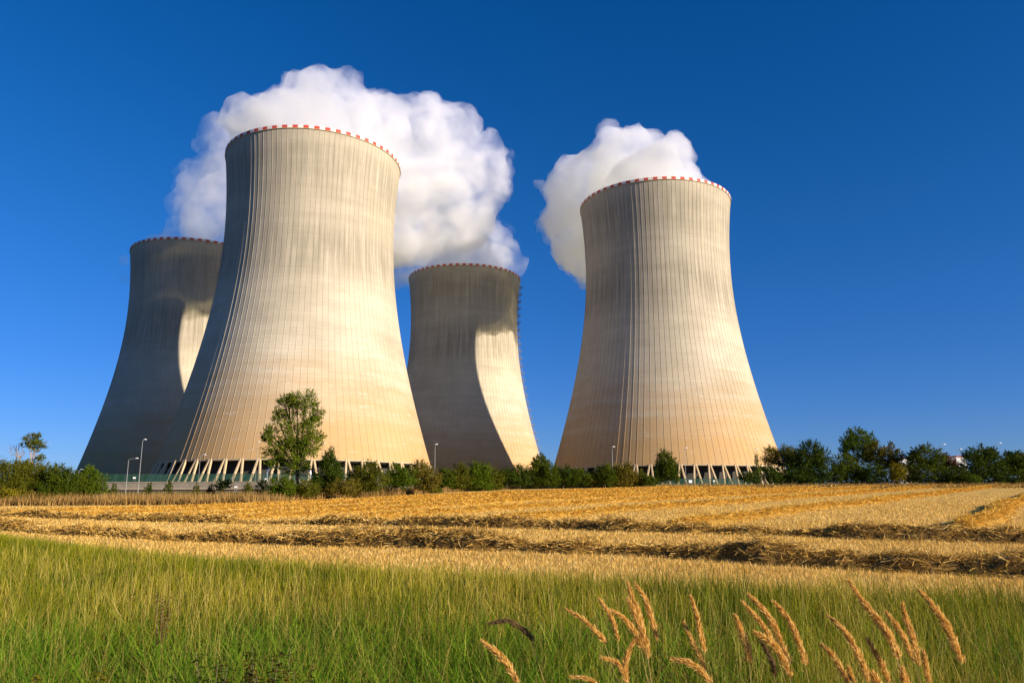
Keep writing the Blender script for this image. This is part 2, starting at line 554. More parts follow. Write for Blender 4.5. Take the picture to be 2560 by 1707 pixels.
def column_mesh(side):
    """one raking column of a pair: tops together, feet apart"""
    cell = 2 * math.pi / 56
    a0, a1 = side * cell * 0.315, side * cell * 0.055
    p0 = Vector((62.9 * math.cos(a0), 62.9 * math.sin(a0), -0.3))
    p1 = Vector((58.0 * math.cos(a1), 58.0 * math.sin(a1), ZL + 0.1))
    d = (p1 - p0).normalized()
    t = Vector((0, 1, 0)); t = (t - d * t.dot(d)).normalized()
    b = d.cross(t)
    sec = [(-.5, -.3), (-.3, -.5), (.3, -.5), (.5, -.3), (.5, .3), (.3, .5), (-.3, .5), (-.5, .3)]
    m = MB()
    v = [p + t * (s0 * wd) + b * (s1 * wd) for p, wd in ((p0, 0.92), (p1, 0.78)) for s0, s1 in sec]
    m.add(v, [(k, (k + 1) % 8, 8 + (k + 1) % 8, 8 + k) for k in range(8)] + [tuple(range(8))[::-1], tuple(range(8, 16))])
    return m


TOW = [("A", (-94.97, 347.3), 0.013), ("D", (79.05, 402.69), 0.03), ("C", (-34.53, 544.58), 0.021), ("B", (-208.5, 489.84), 0.04)]
LABELS = {
    "A": "largest pale concrete cooling tower at left with poplar in front, sunlit from the right",
    "D": "sunlit concrete cooling tower at right with raking columns behind the bushes",
    "C": "shaded smallest cooling tower between the two front ones with one sunlit strip at right",
    "B": "dark shaded cooling tower half hidden behind the largest one at far left",
}
CAT, GRP = "cooling tower", "four concrete cooling towers"
first = empty("cooling_tower", (*TOW[0][1], PLATEAU), LABELS["A"], CAT, GRP)
first.rotation_euler.z = TOW[0][2]
link("shell", shell_mesh(), MAT['shell'], first)
v, f = revolve([(RTOP - 0.9, H - 1.35), (RTOP + 0.14, H - 1.35), (RTOP + 0.14, H), (RTOP - 0.9, H)], 448)
link("rim_band", np_mesh("rim_band", v, f), MAT['rim'], first)
v, f = revolve([(RTOP - 0.3, H - 1.55), (RTOP + 0.2, H - 1.55), (RTOP + 0.2, H - 1.353), (RTOP - 0.3, H - 1.353)], 224)
link("rim_ledge", np_mesh("rim_ledge", v, f), MAT['column'], first)
v, f = revolve([(RB - 1.2, ZL - 0.45), (RB + 0.12, ZL - 0.45), (RB + 0.10, ZL - 0.003), (RB - 1.2, ZL - 0.003)], 224)
link("ring_beam", np_mesh("ring_beam", v, f), MAT['beam'], first)
v, f = revolve([(51.0, -0.5), (52.0, -0.5), (52.0, ZL - 0.9), (57.3, ZL - 0.9), (57.3, ZL - 0.3), (51.0, ZL - 0.3)], 224)
link("inlet_wall", np_mesh("inlet_wall", v, f), MAT['louvre'], first)
v, f = revolve([(64.2, -0.5), (65.2, -0.5), (65.2, 0.9), (64.2, 0.9)], 224)
link("basin_wall", np_mesh("basin_wall", v, f), MAT['wall'], first)
cm = {s: column_mesh(s).mesh("column") for s in (-1, 1)}
rest = MB()
face = math.atan2(-TOW[0][1][1], -TOW[0][1][0])        # towards the camera
order = sorted(range(56), key=lambda k: abs((k * 2 * math.pi / 56 - face + math.pi) % (2 * math.pi) - math.pi))
for q, k in enumerate(order):
    for s in (-1, 1):
        if q < 50:
            o = link("column", cm[s], MAT['column'], first)
            o.rotation_euler.z = k * 2 * math.pi / 56
        else:
            mb = column_mesh(s); rz = Matrix.Rotation(k * 2 * math.pi / 56, 3, 'Z')
            rest.add([rz @ Vector(p) for p in mb.v], mb.f)
tag(rest.build("column_row", MAT['column'], first), kind='stuff')
TW = {"A": first}
for nm, (x, y), rz in TOW[1:]:
    t = first.copy(); COL.objects.link(t)
    t.location = (x, y, PLATEAU); t.rotation_euler.z = rz
    t['label'] = LABELS[nm]
    for ch in list(first.children):
        c = ch.copy(); COL.objects.link(c); c.parent = t
    TW[nm] = t


def add_ladder(tower, phi):
    """caged access ladder with landings up one meridian (world angle phi)"""
    phi -= tower.rotation_euler.z
    er = Vector((math.cos(phi), math.sin(phi), 0)); et = Vector((-math.sin(phi), math.cos(phi), 0)); ez = Vector((0, 0, 1))
    at = lambda z, o, s: er * (float(prof(z)) + o) + et * s + ez * z
    m = MB()
    zz = np.linspace(1.5, 150, 75)
    zz = [max(ZL, q) for q in zz if q > ZL]
    for s in (-0.35, 0.35): m.tube([at(q, 0.75, s) for q in zz], 0.09, 4)
    for s in (-0.5, 0, 0.5): m.tube([at(q, 1.5, s) for q in zz], 0.06, 4)
    for q in np.arange(ZL + 1, 150, 1.0):
        m.tube([at(q, 0.75, -0.35), at(q, 0.75, 0.35)], 0.05, 4)
        if int(q) % 2: m.tube([at(q, 0.75, -0.4), at(q, 1.5, -0.5), at(q, 1.5, 0.5), at(q, 0.75, 0.4)], 0.05, 4)
    m.build("ladder", MAT['steel'], tower)
    pm = {}
    for q in np.arange(148.5, ZL + 2, -5.3):
        m = MB()
        b = at(q, 0, 0)
        ang = math.atan2(er.y, er.x)
        m.box((er.x * 1.2, er.y * 1.2, 0), (2.3, 2.0, 0.22), ang)
        for s in (-0.95, 0.95):
            for d in (0.9, 2.3): m.box(er * d + et * s + ez * 0.65, (0.12, 0.12, 1.2), ang)
            m.box(er * 1.55 + et * s + ez * 1.2, (1.5, 0.1, 0.12), ang)
        m.box(er * 2.3 + ez * 1.2, (0.1, 1.9, 0.12), ang)
        m.tube([er * 0.1 - ez * 1.3, er * 1.9], 0.1, 4)
        if not pm: pm['m'] = m.mesh("platform")
        o = link("platform", pm['m'], MAT['steel'], tower)
        o.location = b


add_ladder(TW["C"], math.atan2(0.0634, 0.998) - 0.10)
add_ladder(TW["B"], math.atan2(0.392, 0.92) - 0.22)

# ------------------------------------------------------------------ steam
def ico():
    import bmesh
    bm = bmesh.new()
    bmesh.ops.create_icosphere(bm, subdivisions=3, radius=1.0)
    v = np.array([q.co[:] for q in bm.verts]); f = np.array([[q.index for q in p.verts] for p in bm.faces])
    bm.free()
    return v, f


IV, IF = ico()


def steam(label, blobs, dens, seed, vox=1.6, extra=()):
    """billowing cloud: big balls given as photo pixels + distance, grown with smaller balls"""
    r_ = np.random.default_rng(seed)
    balls = []
    for bx, by, br, t in blobs:
        c = P(bx * 1.0884, by * 1.0884, t)
        dep = t * math.cos(PITCH) + (c.z - EYE) * math.sin(PITCH)
        balls.append((np.array(c), br * dep / 1769.0))
    balls += [(np.array(c), r) for c, r in extra]
    out = list(balls)
    for c, r in balls:
        for k in range(9):
            d = r_.normal(size=3); d /= np.linalg.norm(d)
            r2 = r * r_.uniform(0.22, 0.42)
            c2 = c + d * (r - r2 * 0.25)
            out.append((c2, r2))
            for j in range(3):
                e = r_.normal(size=3) + d; e /= np.linalg.norm(e)
                r3 = r2 * r_.uniform(0.3, 0.5)
                if r3 > 1.5: out.append((c2 + e * r2 * 0.9, r3))
    vs = np.concatenate([IV * r + c for c, r in out])
    fs = np.concatenate([IF + i * len(IV) for i in range(len(out))])
    o = link("steam_plume", np_mesh("steam_plume", vs, fs))
    md = o.modifiers.new("skin", 'REMESH'); md.mode = 'VOXEL'; md.voxel_size = vox; md.use_smooth_shade = True
    for i, (sz, st) in enumerate(((10.0, 7.0), (4.5, 4.5), (2.0, 2.0))):
        tx = bpy.data.textures.new("billow", 'CLOUDS'); tx.noise_scale = sz; tx.noise_depth = 3
        d = o.modifiers.new("billow", 'DISPLACE'); d.texture = tx; d.strength = st; d.mid_level = 0.5
        d.texture_coords = 'GLOBAL'
    md = o.modifiers.new("clean", 'REMESH'); md.mode = 'VOXEL'; md.voxel_size = vox; md.use_smooth_shade = True
    bpy.context.view_layer.update()
    dg = bpy.context.evaluated_depsgraph_get()
    me = bpy.data.meshes.new_from_object(o.evaluated_get(dg))
    o.modifiers.clear()
    o.data = me
    me.name = "steam_plume"
    mt = bpy.data.materials.new("steam"); mt.use_nodes = True
    nt = mt.node_tree
    nt.nodes.remove(nt.nodes['Principled BSDF'])
    vol = nt.nodes.new('ShaderNodeVolumeScatter')
    vol.inputs["Color"].default_value = (0.63, 0.645, 0.79, 1)
    vol.inputs['Density'].default_value = dens
    vol.inputs['Anisotropy'].default_value = 0.25
    # turbulent density: thick knots and thin gaps
    geo = nt.nodes.new('ShaderNodeNewGeometry')
    nz = nt.nodes.new('ShaderNodeTexNoise')
    nz.inputs['Scale'].default_value = 0.055; nz.inputs['Detail'].default_value = 6
    nz.inputs['Roughness'].default_value = 0.62; nz.inputs['Distortion'].default_value = 0.4
    mr = nt.nodes.new('ShaderNodeMapRange'); mr.interpolation_type = 'SMOOTHSTEP'
    mr.inputs[1].default_value = 0.40; mr.inputs[2].default_value = 0.60
    mr.inputs[3].default_value = dens * 0.4; mr.inputs[4].default_value = dens * 2.2
    nt.links.new(geo.outputs['Position'], nz.inputs['Vector'])
    nt.links.new(nz.outputs['Fac'], mr.inputs[0])
    nt.links.new(mr.outputs[0], vol.inputs['Density'])
    nt.links.new(vol.outputs[0], nt.nodes['Material Output'].inputs['Volume'])
    mt.volume_intersection_method = 'FAST' if hasattr(mt, 'volume_intersection_method') else None
    me.materials.clear(); me.materials.append(mt)
    # thin veil hanging round the dense body
    vs, fs, k = [], [], 0
    for c, r in balls:
        for j in range(2):
            d = r_.normal(size=3); d[2] *= .6; d /= np.linalg.norm(d)
            r2 = r * r_.uniform(.35, .6)
            vs.append(IV * r2 * np.array([1.25, 1.25, .8]) + c + d * r * .95); fs.append(IF + k * len(IV)); k += 1
    wo = link("veil", np_mesh("veil", np.concatenate(vs), np.concatenate(fs)))
    md = wo.modifiers.new("skin", 'REMESH'); md.mode = 'VOXEL'; md.voxel_size = 1.9
    for sz, st in ((12.0, 16.0), (5.0, 9.0), (2.2, 4.0)):
        tx = bpy.data.textures.new("wisp", 'CLOUDS'); tx.noise_scale = sz; tx.noise_depth = 4
        d = wo.modifiers.new("wisp", 'DISPLACE'); d.texture = tx; d.strength = st; d.mid_level = 0.56
        d.texture_coords = 'GLOBAL'
    md = wo.modifiers.new("clean", 'REMESH'); md.mode = 'VOXEL'; md.voxel_size = 1.9
    bpy.context.view_layer.update()
    me2 = bpy.data.meshes.new_from_object(wo.evaluated_get(bpy.context.evaluated_depsgraph_get()))
    wo.modifiers.clear(); wo.data = me2; me2.name = "veil"
    m2 = mt.copy(); m2.name = "thin_steam"
    q = m2.node_tree.nodes['Map Range']
    q.inputs[1].default_value, q.inputs[2].default_value, q.inputs[3].default_value, q.inputs[4].default_value = 0.48, 0.66, 0.0, dens * 0.6
    me2.materials.clear(); me2.materials.append(m2)
    wo.parent = o
    return tag(o, label, "steam", "white steam rising from the cooling towers", 'thing')


DENS = 0.06


def low_steam(x, y):
    """the part of a plume that spills downwind just above its tower's rim"""
    out = []
    for k, o, z, r in ((40, 34, 168, 23), (42, 58, 168, 25), (38, 84, 169, 23), (44, 106, 169, 21), (66, 48, 165, 20), (68, 78, 166, 20), (62, 102, 166, 18),
                       (40, 45, 191, 22), (40, 72, 191, 22), (42, 98, 190, 20), (66, 34, 182, 18), (15, 10, 168, 22), (10, 40, 178, 22)):
        out.append(((x - .87 * k + .49 * o, y + .49 * k + .87 * o, z), r))
    return out


steam("tall white steam cloud rising above and right of the largest cooling tower",
      [(690, 300, 100, 352), (650, 300, 95, 385), (725, 225, 68, 395), (780, 265, 88, 400), (860, 305, 88, 405), (600, 310, 68, 392),
       (560, 268, 52, 395), (722, 188, 36, 398), (685, 205, 42, 395), (955, 285, 68, 425), (1040, 312, 72, 440), (985, 243, 32, 430),
       (1065, 265, 30, 440), (1000, 400, 100, 450), (1100, 405, 66, 455), (1145, 430, 34, 460), (910, 420, 110, 440), (950, 520, 95, 460),
       (1060, 500, 80, 465), (1120, 350, 45, 455), (810, 205, 22, 400)], DENS, 3,
      extra=low_steam(-94.97, 347.3))
steam("lavender white steam drifting from the shaded tower at far left, behind the largest one",
      [(425, 590, 72, 492), (480, 520, 66, 512), (440, 490, 46, 520), (530, 480, 88, 522), (480, 405, 52, 530), (560, 380, 88, 532),
       (462, 335, 20, 532), (505, 300, 44, 530), (540, 300, 48, 530), (600, 450, 95, 525), (345, 575, 20, 508), (432, 385, 20, 530), (286, 598, 13, 503), (290, 640, 14, 505), (312, 565, 14, 505), (405, 470, 30, 522), (445, 430, 40, 525)], DENS * 0.4, 5)
steam("pale steam over the smallest middle tower spilling down to its left",
      [(1067, 625, 92, 550), (1000, 585, 76, 580), (1095, 575, 68, 575), (1155, 585, 42, 572), (950, 595, 60, 595), (925, 625, 38, 600),
       (1185, 610, 28, 572), (1050, 540, 68, 590), (1140, 555, 40, 580)], DENS * 0.55, 8)
steam("separate white steam puff above and left of the right hand cooling tower",
      [(1505, 450, 115, 405), (1500, 400, 72, 425), (1440, 375, 78, 438), (1400, 330, 42, 448), (1402, 300, 22, 448), (1480, 345, 52, 430),
       (1500, 322, 25, 428), (1330, 430, 78, 478), (1300, 505, 58, 498), (1290, 440, 42, 490), (1312, 565, 46, 515), (1330, 612, 34, 528),
       (1342, 645, 20, 540), (1380, 420, 88, 458), (1578, 440, 38, 428), (1648, 472, 30, 436), (1240, 425, 15, 500)], DENS, 11,
      extra=low_steam(79.05, 402.69))

# ------------------------------------------------------------------ plants: leaves, trunks
def leaves(lobes, size, density, seed, spiky=0.25, droop=0.0):
    """diamond leaf cards in clumps through each lobe's volume; lobe = (centre, (rx, ry, rz))"""
    r_ = np.random.default_rng(seed)
    P_, D_, L_ = [], [], []
    for c, rad in lobes:
        c, rad = np.array(c), np.array(rad)
        nleaf = int(density * math.pi * rad[0] * rad[2] / (0.25 * size * size))
        ncl = max(10, int(9 + 10 * rad[0] * rad[2] / (1 + 0.4 * rad[0] * rad[2])) * 2)
        d = r_.normal(size=(ncl, 3)); d /= np.linalg.norm(d, axis=1)[:, None]
        rr = r_.uniform(0.25, 1.0, ncl) ** 0.6
        cc = d * rr[:, None]
        csd = r_.uniform(0.10, 0.26, ncl)
        w_ = csd ** 1.5; w_ /= w_.sum()
        k = r_.choice(ncl, nleaf, p=w_)
        off = r_.normal(size=(nleaf, 3)) * csd[k][:, None]
        shoot = r_.random(nleaf) < spiky                      # strung out along outward shoots
        al = r_.uniform(0, 0.45, nleaf)
        dd = d[k] + np.array([0, 0, 0.45]); dd /= np.linalg.norm(dd, axis=1)[:, None]
        off = np.where(shoot[:, None], dd * al[:, None] + r_.normal(size=(nleaf, 3)) * 0.03, off)
        q = cc[k] + off
        P_.append(c + q * rad)
        nd = q + r_.normal(size=(nleaf, 3)) * 0.9
        D_.append(nd); L_.append(size * r_.uniform(0.55, 1.3, nleaf))
    p, nrm, ln = np.concatenate(P_), np.concatenate(D_), np.concatenate(L_)
    nrm /= np.linalg.norm(nrm, axis=1)[:, None] + 1e-9
    a = r_.normal(size=p.shape); a[:, 2] -= droop
    a -= nrm * (a * nrm).sum(1)[:, None]; a /= np.linalg.norm(a, axis=1)[:, None] + 1e-9
    b = np.cross(nrm, a)
    ln = ln[:, None]
    bend = nrm * ln * 0.12
    v = np.stack([p - a * ln * .5, p + b * ln * .27 + bend, p + a * ln * .5, p - b * ln * .27 + bend], 1).reshape(-1, 3)
    return v, np.arange(len(v)).reshape(-1, 4)


def plant(name, label, cat, group, t, base_px, lobes, mat, size=0.0, density=3.2, spiky=0.25, trunk=None, bark='bark',
          seed=0, crown='crown', sway=0.0, droop=0.0):
    """lobes in photo pixels (cx, cy, rx, ry); the plant stands at distance t"""
    pp = t / FPX * 1.0                      # metres per pixel, roughly
    r_ = random.Random(seed)
    bx = P(base_px, 1190, t).x
    base = Vector((bx, t, g(bx, t)))
    root = empty(name, base, label, cat, group)
    lb = []
    for i, (lx, ly, rx, ry) in enumerate(lobes):
        c = P(lx, ly, t + r_.uniform(-.35, .35) * rx * pp * (1 if len(lobes) > 1 else 0))
        c.z = max(c.z, base.z + ry * pp * 0.55)
        lb.append((tuple(c - base), (rx * pp, rx * pp * 0.9, ry * pp)))
    size = size or max(0.12, 0.0018 * t)
    density *= 1.6
    v, f = leaves(lb, size, density, seed + 100, spiky, droop)
    v[:, 2] = np.maximum(v[:, 2], 0.02)
    link(crown, np_mesh(crown, v, f), L[mat], root)
    m = MB()
    top = max(c[2] for c, r in lb)
    tr = trunk or max(0.05, top * 0.022)
    ctr = Vector(lb[0][0])
    fork = Vector((ctr.x * 0.35, ctr.y * 0.35, min(ctr.z, top) * 0.45))
    m.tube([(0, 0, -0.15), (fork.x * .3 + r_.uniform(-.05, .05), 0, fork.z * .5), fork], [tr, tr * .85, tr * .7], 7)
    for c, r in lb:
        c = Vector(c)
        mid = fork.lerp(c, 0.5) + Vector((r_.uniform(-.1, .1), r_.uniform(-.1, .1), 0.12 * c.z * .3))
        m.tube([fork, mid, c], [tr * .6, tr * .42, tr * .22], 6)
        for k in range(6):
            e = c + Vector((r_.gauss(0, .6) * r[0], r_.gauss(0, .6) * r[1], r_.uniform(.1, .95) * r[2]))
            m.tube([c.lerp(mid, r_.random() * .7), e], [tr * .2, tr * .05], 4)
    m.build("trunk" if cat == "tree" else "stems", MAT[bark], root, True)
    return root


HG, TG = "bushes along the far edge of the field", "trees along the far edge of the field"
B, T = "bush", "tree"
# --- left group
plant("bush", "broad olive green bush at the left photo edge under the bare tree", B, HG, 84, 12, [(8, 1195, 40, 38), (45, 1190, 38, 38), (20, 1220, 45, 28)], 'olive', seed=1)
plant("bush", "olive bush under the slender tree with the leaning flat crown", B, HG, 86, 95, [(85, 1185, 38, 36), (110, 1200, 36, 38), (75, 1215, 40, 30)], 'olive', seed=2)
plant("bush", "ragged dark green bush with a thin twig tip right of the slender tree", B, HG, 85, 150, [(142, 1190, 26, 30), (160, 1205, 30, 34), (130, 1220, 34, 26)], 'hedge', seed=3)
plant("bush", "low hedge bush dipping between two taller ones left of the lamp posts", B, HG, 87, 192, [(190, 1205, 24, 26), (178, 1222, 28, 22), (205, 1220, 24, 22)], 'hedge', seed=4)
plant("bush", "bright green rounded bush ending the left hedge beside the concrete wall", B, HG, 88, 226, [(222, 1190, 20, 22), (235, 1208, 26, 26), (215, 1218, 26, 22), (252, 1222, 14, 18)], 'bright', seed=5)
plant("bush", "low yellowish bush in front of the left hedge at the field corner", B, HG, 80, 18, [(18, 1236, 28, 15)], 'yellow', seed=6, density=2.4)
plant("bush", "brown dry thicket at the foot of the left hedge", B, HG, 81, 75, [(72, 1240, 26, 13), (100, 1242, 20, 10)], 'brown', seed=7, density=1.8)
plant("slender_tree", "slender tree with leaning flat crown rising above the left hedge", T, TG, 88, 79,
      [(80, 1098, 22, 14), (100, 1110, 20, 11), (72, 1112, 16, 10), (88, 1124, 10, 7), (104, 1143, 13, 8), (92, 1090, 12, 8)], 'brown', size=.16, density=2.3, trunk=.11, bark='pale_bark', seed=8)
L['slim'] = leaf_mat("slim_tree_leaf", [(0, (0.06, 0.075, 0.02)), (0.5, (0.10, 0.13, 0.03)), (1, (0.19, 0.16, 0.06))])
bpy.data.objects['slender_tree'].children[0].data.materials[0] = L['slim']


def bare_tree():
    t = 88
    bx = P(50, 1190, t).x
    base = Vector((bx, t, g(bx, t)))
    root = empty("bare_tree", base, "small leafless dead tree left of the slender tree above the hedge", T, TG)
    m = MB()
    q = lambda x, y: P(x, y, t) - base
    m.tube([(0, 0, -.1), q(51, 1170), q(50, 1145)], [.08, .07, .05], 6)
    r_ = random.Random(5)

    def br(a, b, w, n):
        m.tube([a, a.lerp(b, .5) + Vector((r_.uniform(-.05, .05),) * 3), b], [w, w * .75, w * .45], 4)
        if n:
            for k in range(3):
                s = a.lerp(b, r_.uniform(.3, .95))
                d = (b - a).normalized() + Vector((r_.uniform(-.7, .7), r_.uniform(-.7, .7), r_.uniform(-.1, .5)))
                br(s, s + d.normalized() * (b - a).length * r_.uniform(.35, .6), w * .5, n - 1)
    for ex, ey in ((22, 1131), (32, 1112), (45, 1120), (60, 1122), (62, 1132), (40, 1135), (28, 1122)):
        br(q(50, 1147), q(ex, ey), .04, 2)
    m.build("trunk", MAT['pale_bark'], root, True)


bare_tree()
# --- saplings in front of the wall
for i, (px, t, tp, hw, lab, mt) in enumerate([
        (283, 120, 1214, 12, "small sapling beside the hedge end, first in front of the concrete wall", 'hedge'),
        (372, 122, 1212, 10, "thin dark sapling in front of the wall beneath the tall lamp post", 'dark'),
        (421, 121, 1208, 10, "narrow sapling in front of the wall between lamp and thick sapling", 'hedge'),
        (490, 124, 1215, 9, "lowest sapling hugging the wall left of the thick sapling", 'olive'),
        (560, 100, 1200, 22, "thick green sapling taller than the concrete wall, in dry grass", 'hedge'),
        (525, 104, 1216, 13, "bushy low sapling touching the thick one's left side", 'hedge'),
        (618, 110, 1210, 14, "leaning sapling in front of the wall left of the silver pipe", 'olive'),
        (655, 100, 1205, 18, "dark shrubby sapling below the silver pipe's left bend", 'dark')]):
    plant("sapling", lab, "sapling", "saplings in front of the concrete wall", t, px, [(px, tp + 16, hw, 16), (px + 2, tp + 5, hw * .5, 11)], mt, seed=20 + i, density=2.2, spiky=.5, crown='foliage')
# --- the tall poplar and its neighbours
plant("poplar_tree", "tallest open crowned poplar tree in front of the largest cooling tower", T, TG, 96, 747,
      [(740, 1080, 38, 50), (720, 1015, 26, 34), (765, 1005, 28, 28), (742, 1000, 20, 20), (795, 1030, 20, 22), (690, 1040, 14, 24),
       (676, 1085, 20, 26), (690, 1130, 30, 26), (668, 1092, 13, 16), (735, 1130, 42, 36), (775, 1110, 26, 34), (800, 1092, 14, 16),
       (745, 1165, 36, 24), (700, 1160, 28, 18), (775, 1060, 24, 30), (712, 1000, 18, 14), (690, 1150, 18, 20)], 'poplar', size=.18, density=2.1, spiky=.45, trunk=.24, seed=40)
plant("round_tree", "dark dense tree with narrow top right of the tall poplar", T, TG, 93, 822,
      [(822, 1145, 20, 22), (830, 1165, 22, 22), (815, 1190, 32, 28), (840, 1200, 22, 24), (800, 1210, 26, 18)], 'dark', seed=41, density=3.6)
plant("bush", "bright low bush at the foot of the tall poplar on its left", B, HG, 87, 706, [(700, 1215, 26, 22), (722, 1220, 20, 20), (690, 1225, 18, 14)], 'bright', seed=42)
plant("bush", "olive bush at the foot of the tall poplar on its right", B, HG, 88, 765, [(762, 1220, 28, 20), (745, 1225, 18, 14), (780, 1226, 18, 14)], 'olive', seed=43)
plant("bush", "grey brown bush in front of the dark narrow topped tree", B, HG, 92, 850, [(850, 1215, 30, 20), (820, 1225, 20, 12), (880, 1218, 24, 20)], 'brown', seed=44, density=2.6)
plant("bush", "big olive bush under the largest tower's columns, left of a bright one", B, HG, 98, 915, [(920, 1180, 30, 26), (890, 1195, 28, 26), (940, 1200, 30, 26), (905, 1212, 36, 18)], 'olive', seed=45)
plant("bush", "bright green bush in front of the largest tower's right columns", B, HG, 106, 995, [(990, 1185, 26, 24), (1015, 1195, 28, 22), (975, 1202, 24, 18), (1000, 1205, 34, 16)], 'bright', seed=46)
plant("bush", "brownish tall bush hiding the right foot of the largest tower", B, HG, 110, 1060, [(1050, 1178, 30, 24), (1075, 1195, 26, 26), (1040, 1200, 26, 20), (1070, 1214, 28, 14)], 'brown', seed=47, density=3.2)
for i, (px, top, hw, t, mt, lab) in enumerate([
        (1112, 1172, 24, 128, 'hedge', "rounded bush just right of the thin lamp between the two left towers"),
        (1148, 1160, 28, 130, 'olive', "olive bush below the shaded part of the middle tower, left of the bright crest"),
        (1200, 1154, 34, 132, 'bright', "light green bush with a bright crest below the middle tower"),
        (1235, 1168, 22, 134, 'olive', "yellowish olive bush where the light hedge meets the dark hedge"),
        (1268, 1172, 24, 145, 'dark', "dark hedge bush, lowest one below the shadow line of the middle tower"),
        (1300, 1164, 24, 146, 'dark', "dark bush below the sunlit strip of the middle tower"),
        (1345, 1150, 22, 148, 'hedge', "pointed bush, highest of the dark hedge, under the middle tower's ladder"),
        (1372, 1158, 24, 148, 'hedge', "bush right of the pointed one, below the sky gap between towers"),
        (1408, 1162, 26, 149, 'dark', "dark bush at the left foot of the right hand tower"),
        (1445, 1172, 26, 150, 'hedge', "low olive bush at the left base of the right hand tower"),
        (1478, 1180, 20, 151, 'olive', "smallest hedge bush sloping down before the pale pair"),
        (1512, 1160, 26, 150, 'hedge', "green bush left of the lamp at the right hand tower"),
        (1560, 1158, 30, 152, 'brown', "brown green bush right of the lamp at the right hand tower"),
        (1600, 1178, 18, 153, 'olive', "thin brown bush before the first visible columns of the right tower"),
        (1622, 1190, 20, 152, 'hedge', "low green bush left of the egg shaped tree")]):
    bot = 1222 if px < 1240 else 1212
    hh = (bot - top) / 2
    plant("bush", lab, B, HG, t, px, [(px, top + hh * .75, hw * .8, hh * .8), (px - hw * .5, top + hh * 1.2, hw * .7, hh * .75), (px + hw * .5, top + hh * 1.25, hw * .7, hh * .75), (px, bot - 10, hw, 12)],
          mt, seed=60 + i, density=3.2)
plant("conifer_tree", "spiky tree top rising from the hedge at the middle tower's ladder foot", T, TG, 152, 1352, [(1350, 1160, 22, 18), (1352, 1146, 10, 12), (1365, 1160, 16, 12)], 'hedge', seed=80, spiky=.55)
plant("round_tree", "egg shaped green tree standing alone before the right tower's columns", T, TG, 166, 1663,
      [(1663, 1150, 18, 24), (1655, 1175, 20, 26), (1675, 1172, 20, 28), (1686, 1190, 14, 16), (1650, 1195, 12, 12)], 'hedge', seed=81, density=3.4)
plant("sapling", "tall thin yellow green sapling before the right tower's right columns", "sapling", None, 168, 1898, [(1895, 1165, 9, 26), (1900, 1185, 13, 20)], 'bright', seed=82, density=1.8, spiky=.5, crown='foliage')
plant("bush", "dark low bush in front of the right tower's right columns", B, HG, 166, 1868, [(1868, 1192, 20, 15), (1885, 1198, 18, 12)], 'dark', seed=83)
plant("bush", "dark bush at the right foot of the right hand tower", B, HG, 168, 1928, [(1925, 1188, 16, 22), (1940, 1195, 18, 16)], 'dark', seed=84)
# --- right group
plant("round_tree", "brown tinged round tree against the right tower's lower right edge", T, TG, 178, 1940, [(1932, 1138, 24, 22), (1925, 1150, 20, 16), (1950, 1150, 18, 20)], 'brown', seed=90, density=2.2)
plant("round_tree", "dull green round tree peeping out behind the brown tinged one", T, TG, 192, 1972, [(1965, 1132, 24, 20), (1985, 1145, 22, 22)], 'olive', seed=91)
plant("broadleaf_tree", "large dark tree with layered boughs, first right of the towers", T, TG, 174, 2020,
      [(2030, 1135, 32, 28), (2000, 1155, 32, 28), (2050, 1150, 26, 28), (1985, 1178, 36, 28), (2040, 1182, 38, 26), (2010, 1195, 50, 16)], 'dark', seed=92, density=3.6, spiky=.4)
plant("broadleaf_tree", "low dark green tree between the layered dark tree and the tallest right tree", T, TG, 175, 2115,
      [(2110, 1160, 28, 22), (2130, 1180, 30, 24), (2095, 1185, 28, 22)], 'hedge', seed=93, density=3.4)
plant("poplar_tree", "tallest tree right of the towers, light green crown against blue sky", T, TG, 190, 2140,
      [(2145, 1090, 24, 22), (2122, 1105, 20, 22), (2175, 1100, 16, 20), (2150, 1115, 34, 22), (2112, 1125, 14, 14), (2150, 1145, 34, 22)], 'bright', seed=94, density=3.0, spiky=.4)
plant("willow_tree", "brownish feathery willow with bare twigs in front of the light green tree", T, TG, 180, 2205,
      [(2180, 1125, 26, 18), (2215, 1135, 34, 20), (2190, 1150, 36, 24), (2240, 1152, 22, 20), (2215, 1170, 40, 18), (2228, 1118, 8, 14)], 'brown', seed=95, density=2.8, spiky=.5)
bpy.data.objects['willow_tree'].children[0].data.materials[0] = leaf_mat("willow_leaf", [(0, (0.06, 0.06, 0.018)), (0.5, (0.13, 0.115, 0.035)), (1, (0.2, 0.165, 0.06))])
plant("bush", "yellow leaved bush at the foot of the feathery willow", B, HG, 172, 2245, [(2245, 1180, 20, 20), (2240, 1190, 18, 12)], 'yellow', seed=96, density=2.4)
plant("broadleaf_tree", "dark shaded tree under the feathery willow's left side", T, TG, 174, 2185, [(2180, 1182, 34, 20), (2160, 1190, 30, 14)], 'dark', seed=97, density=3.2)
plant("broadleaf_tree", "domed dark green tree left of the reddish one", T, TG, 176, 2320,
      [(2315, 1140, 34, 26), (2290, 1155, 24, 26), (2340, 1160, 26, 26), (2315, 1180, 46, 24), (2275, 1185, 22, 20)], 'hedge', seed=98, density=3.4, spiky=.4)
plant("broadleaf_tree", "small reddish leaved tree left of the white building", T, TG, 182, 2365, [(2358, 1148, 16, 16), (2372, 1160, 16, 20), (2392, 1165, 10, 12)], 'red', seed=99, density=2.6)
plant("bush", "low shadowy bush below the white building", B, HG, 174, 2400, [(2390, 1185, 34, 20), (2410, 1195, 28, 14), (2360, 1198, 26, 12)], 'dark', seed=100)
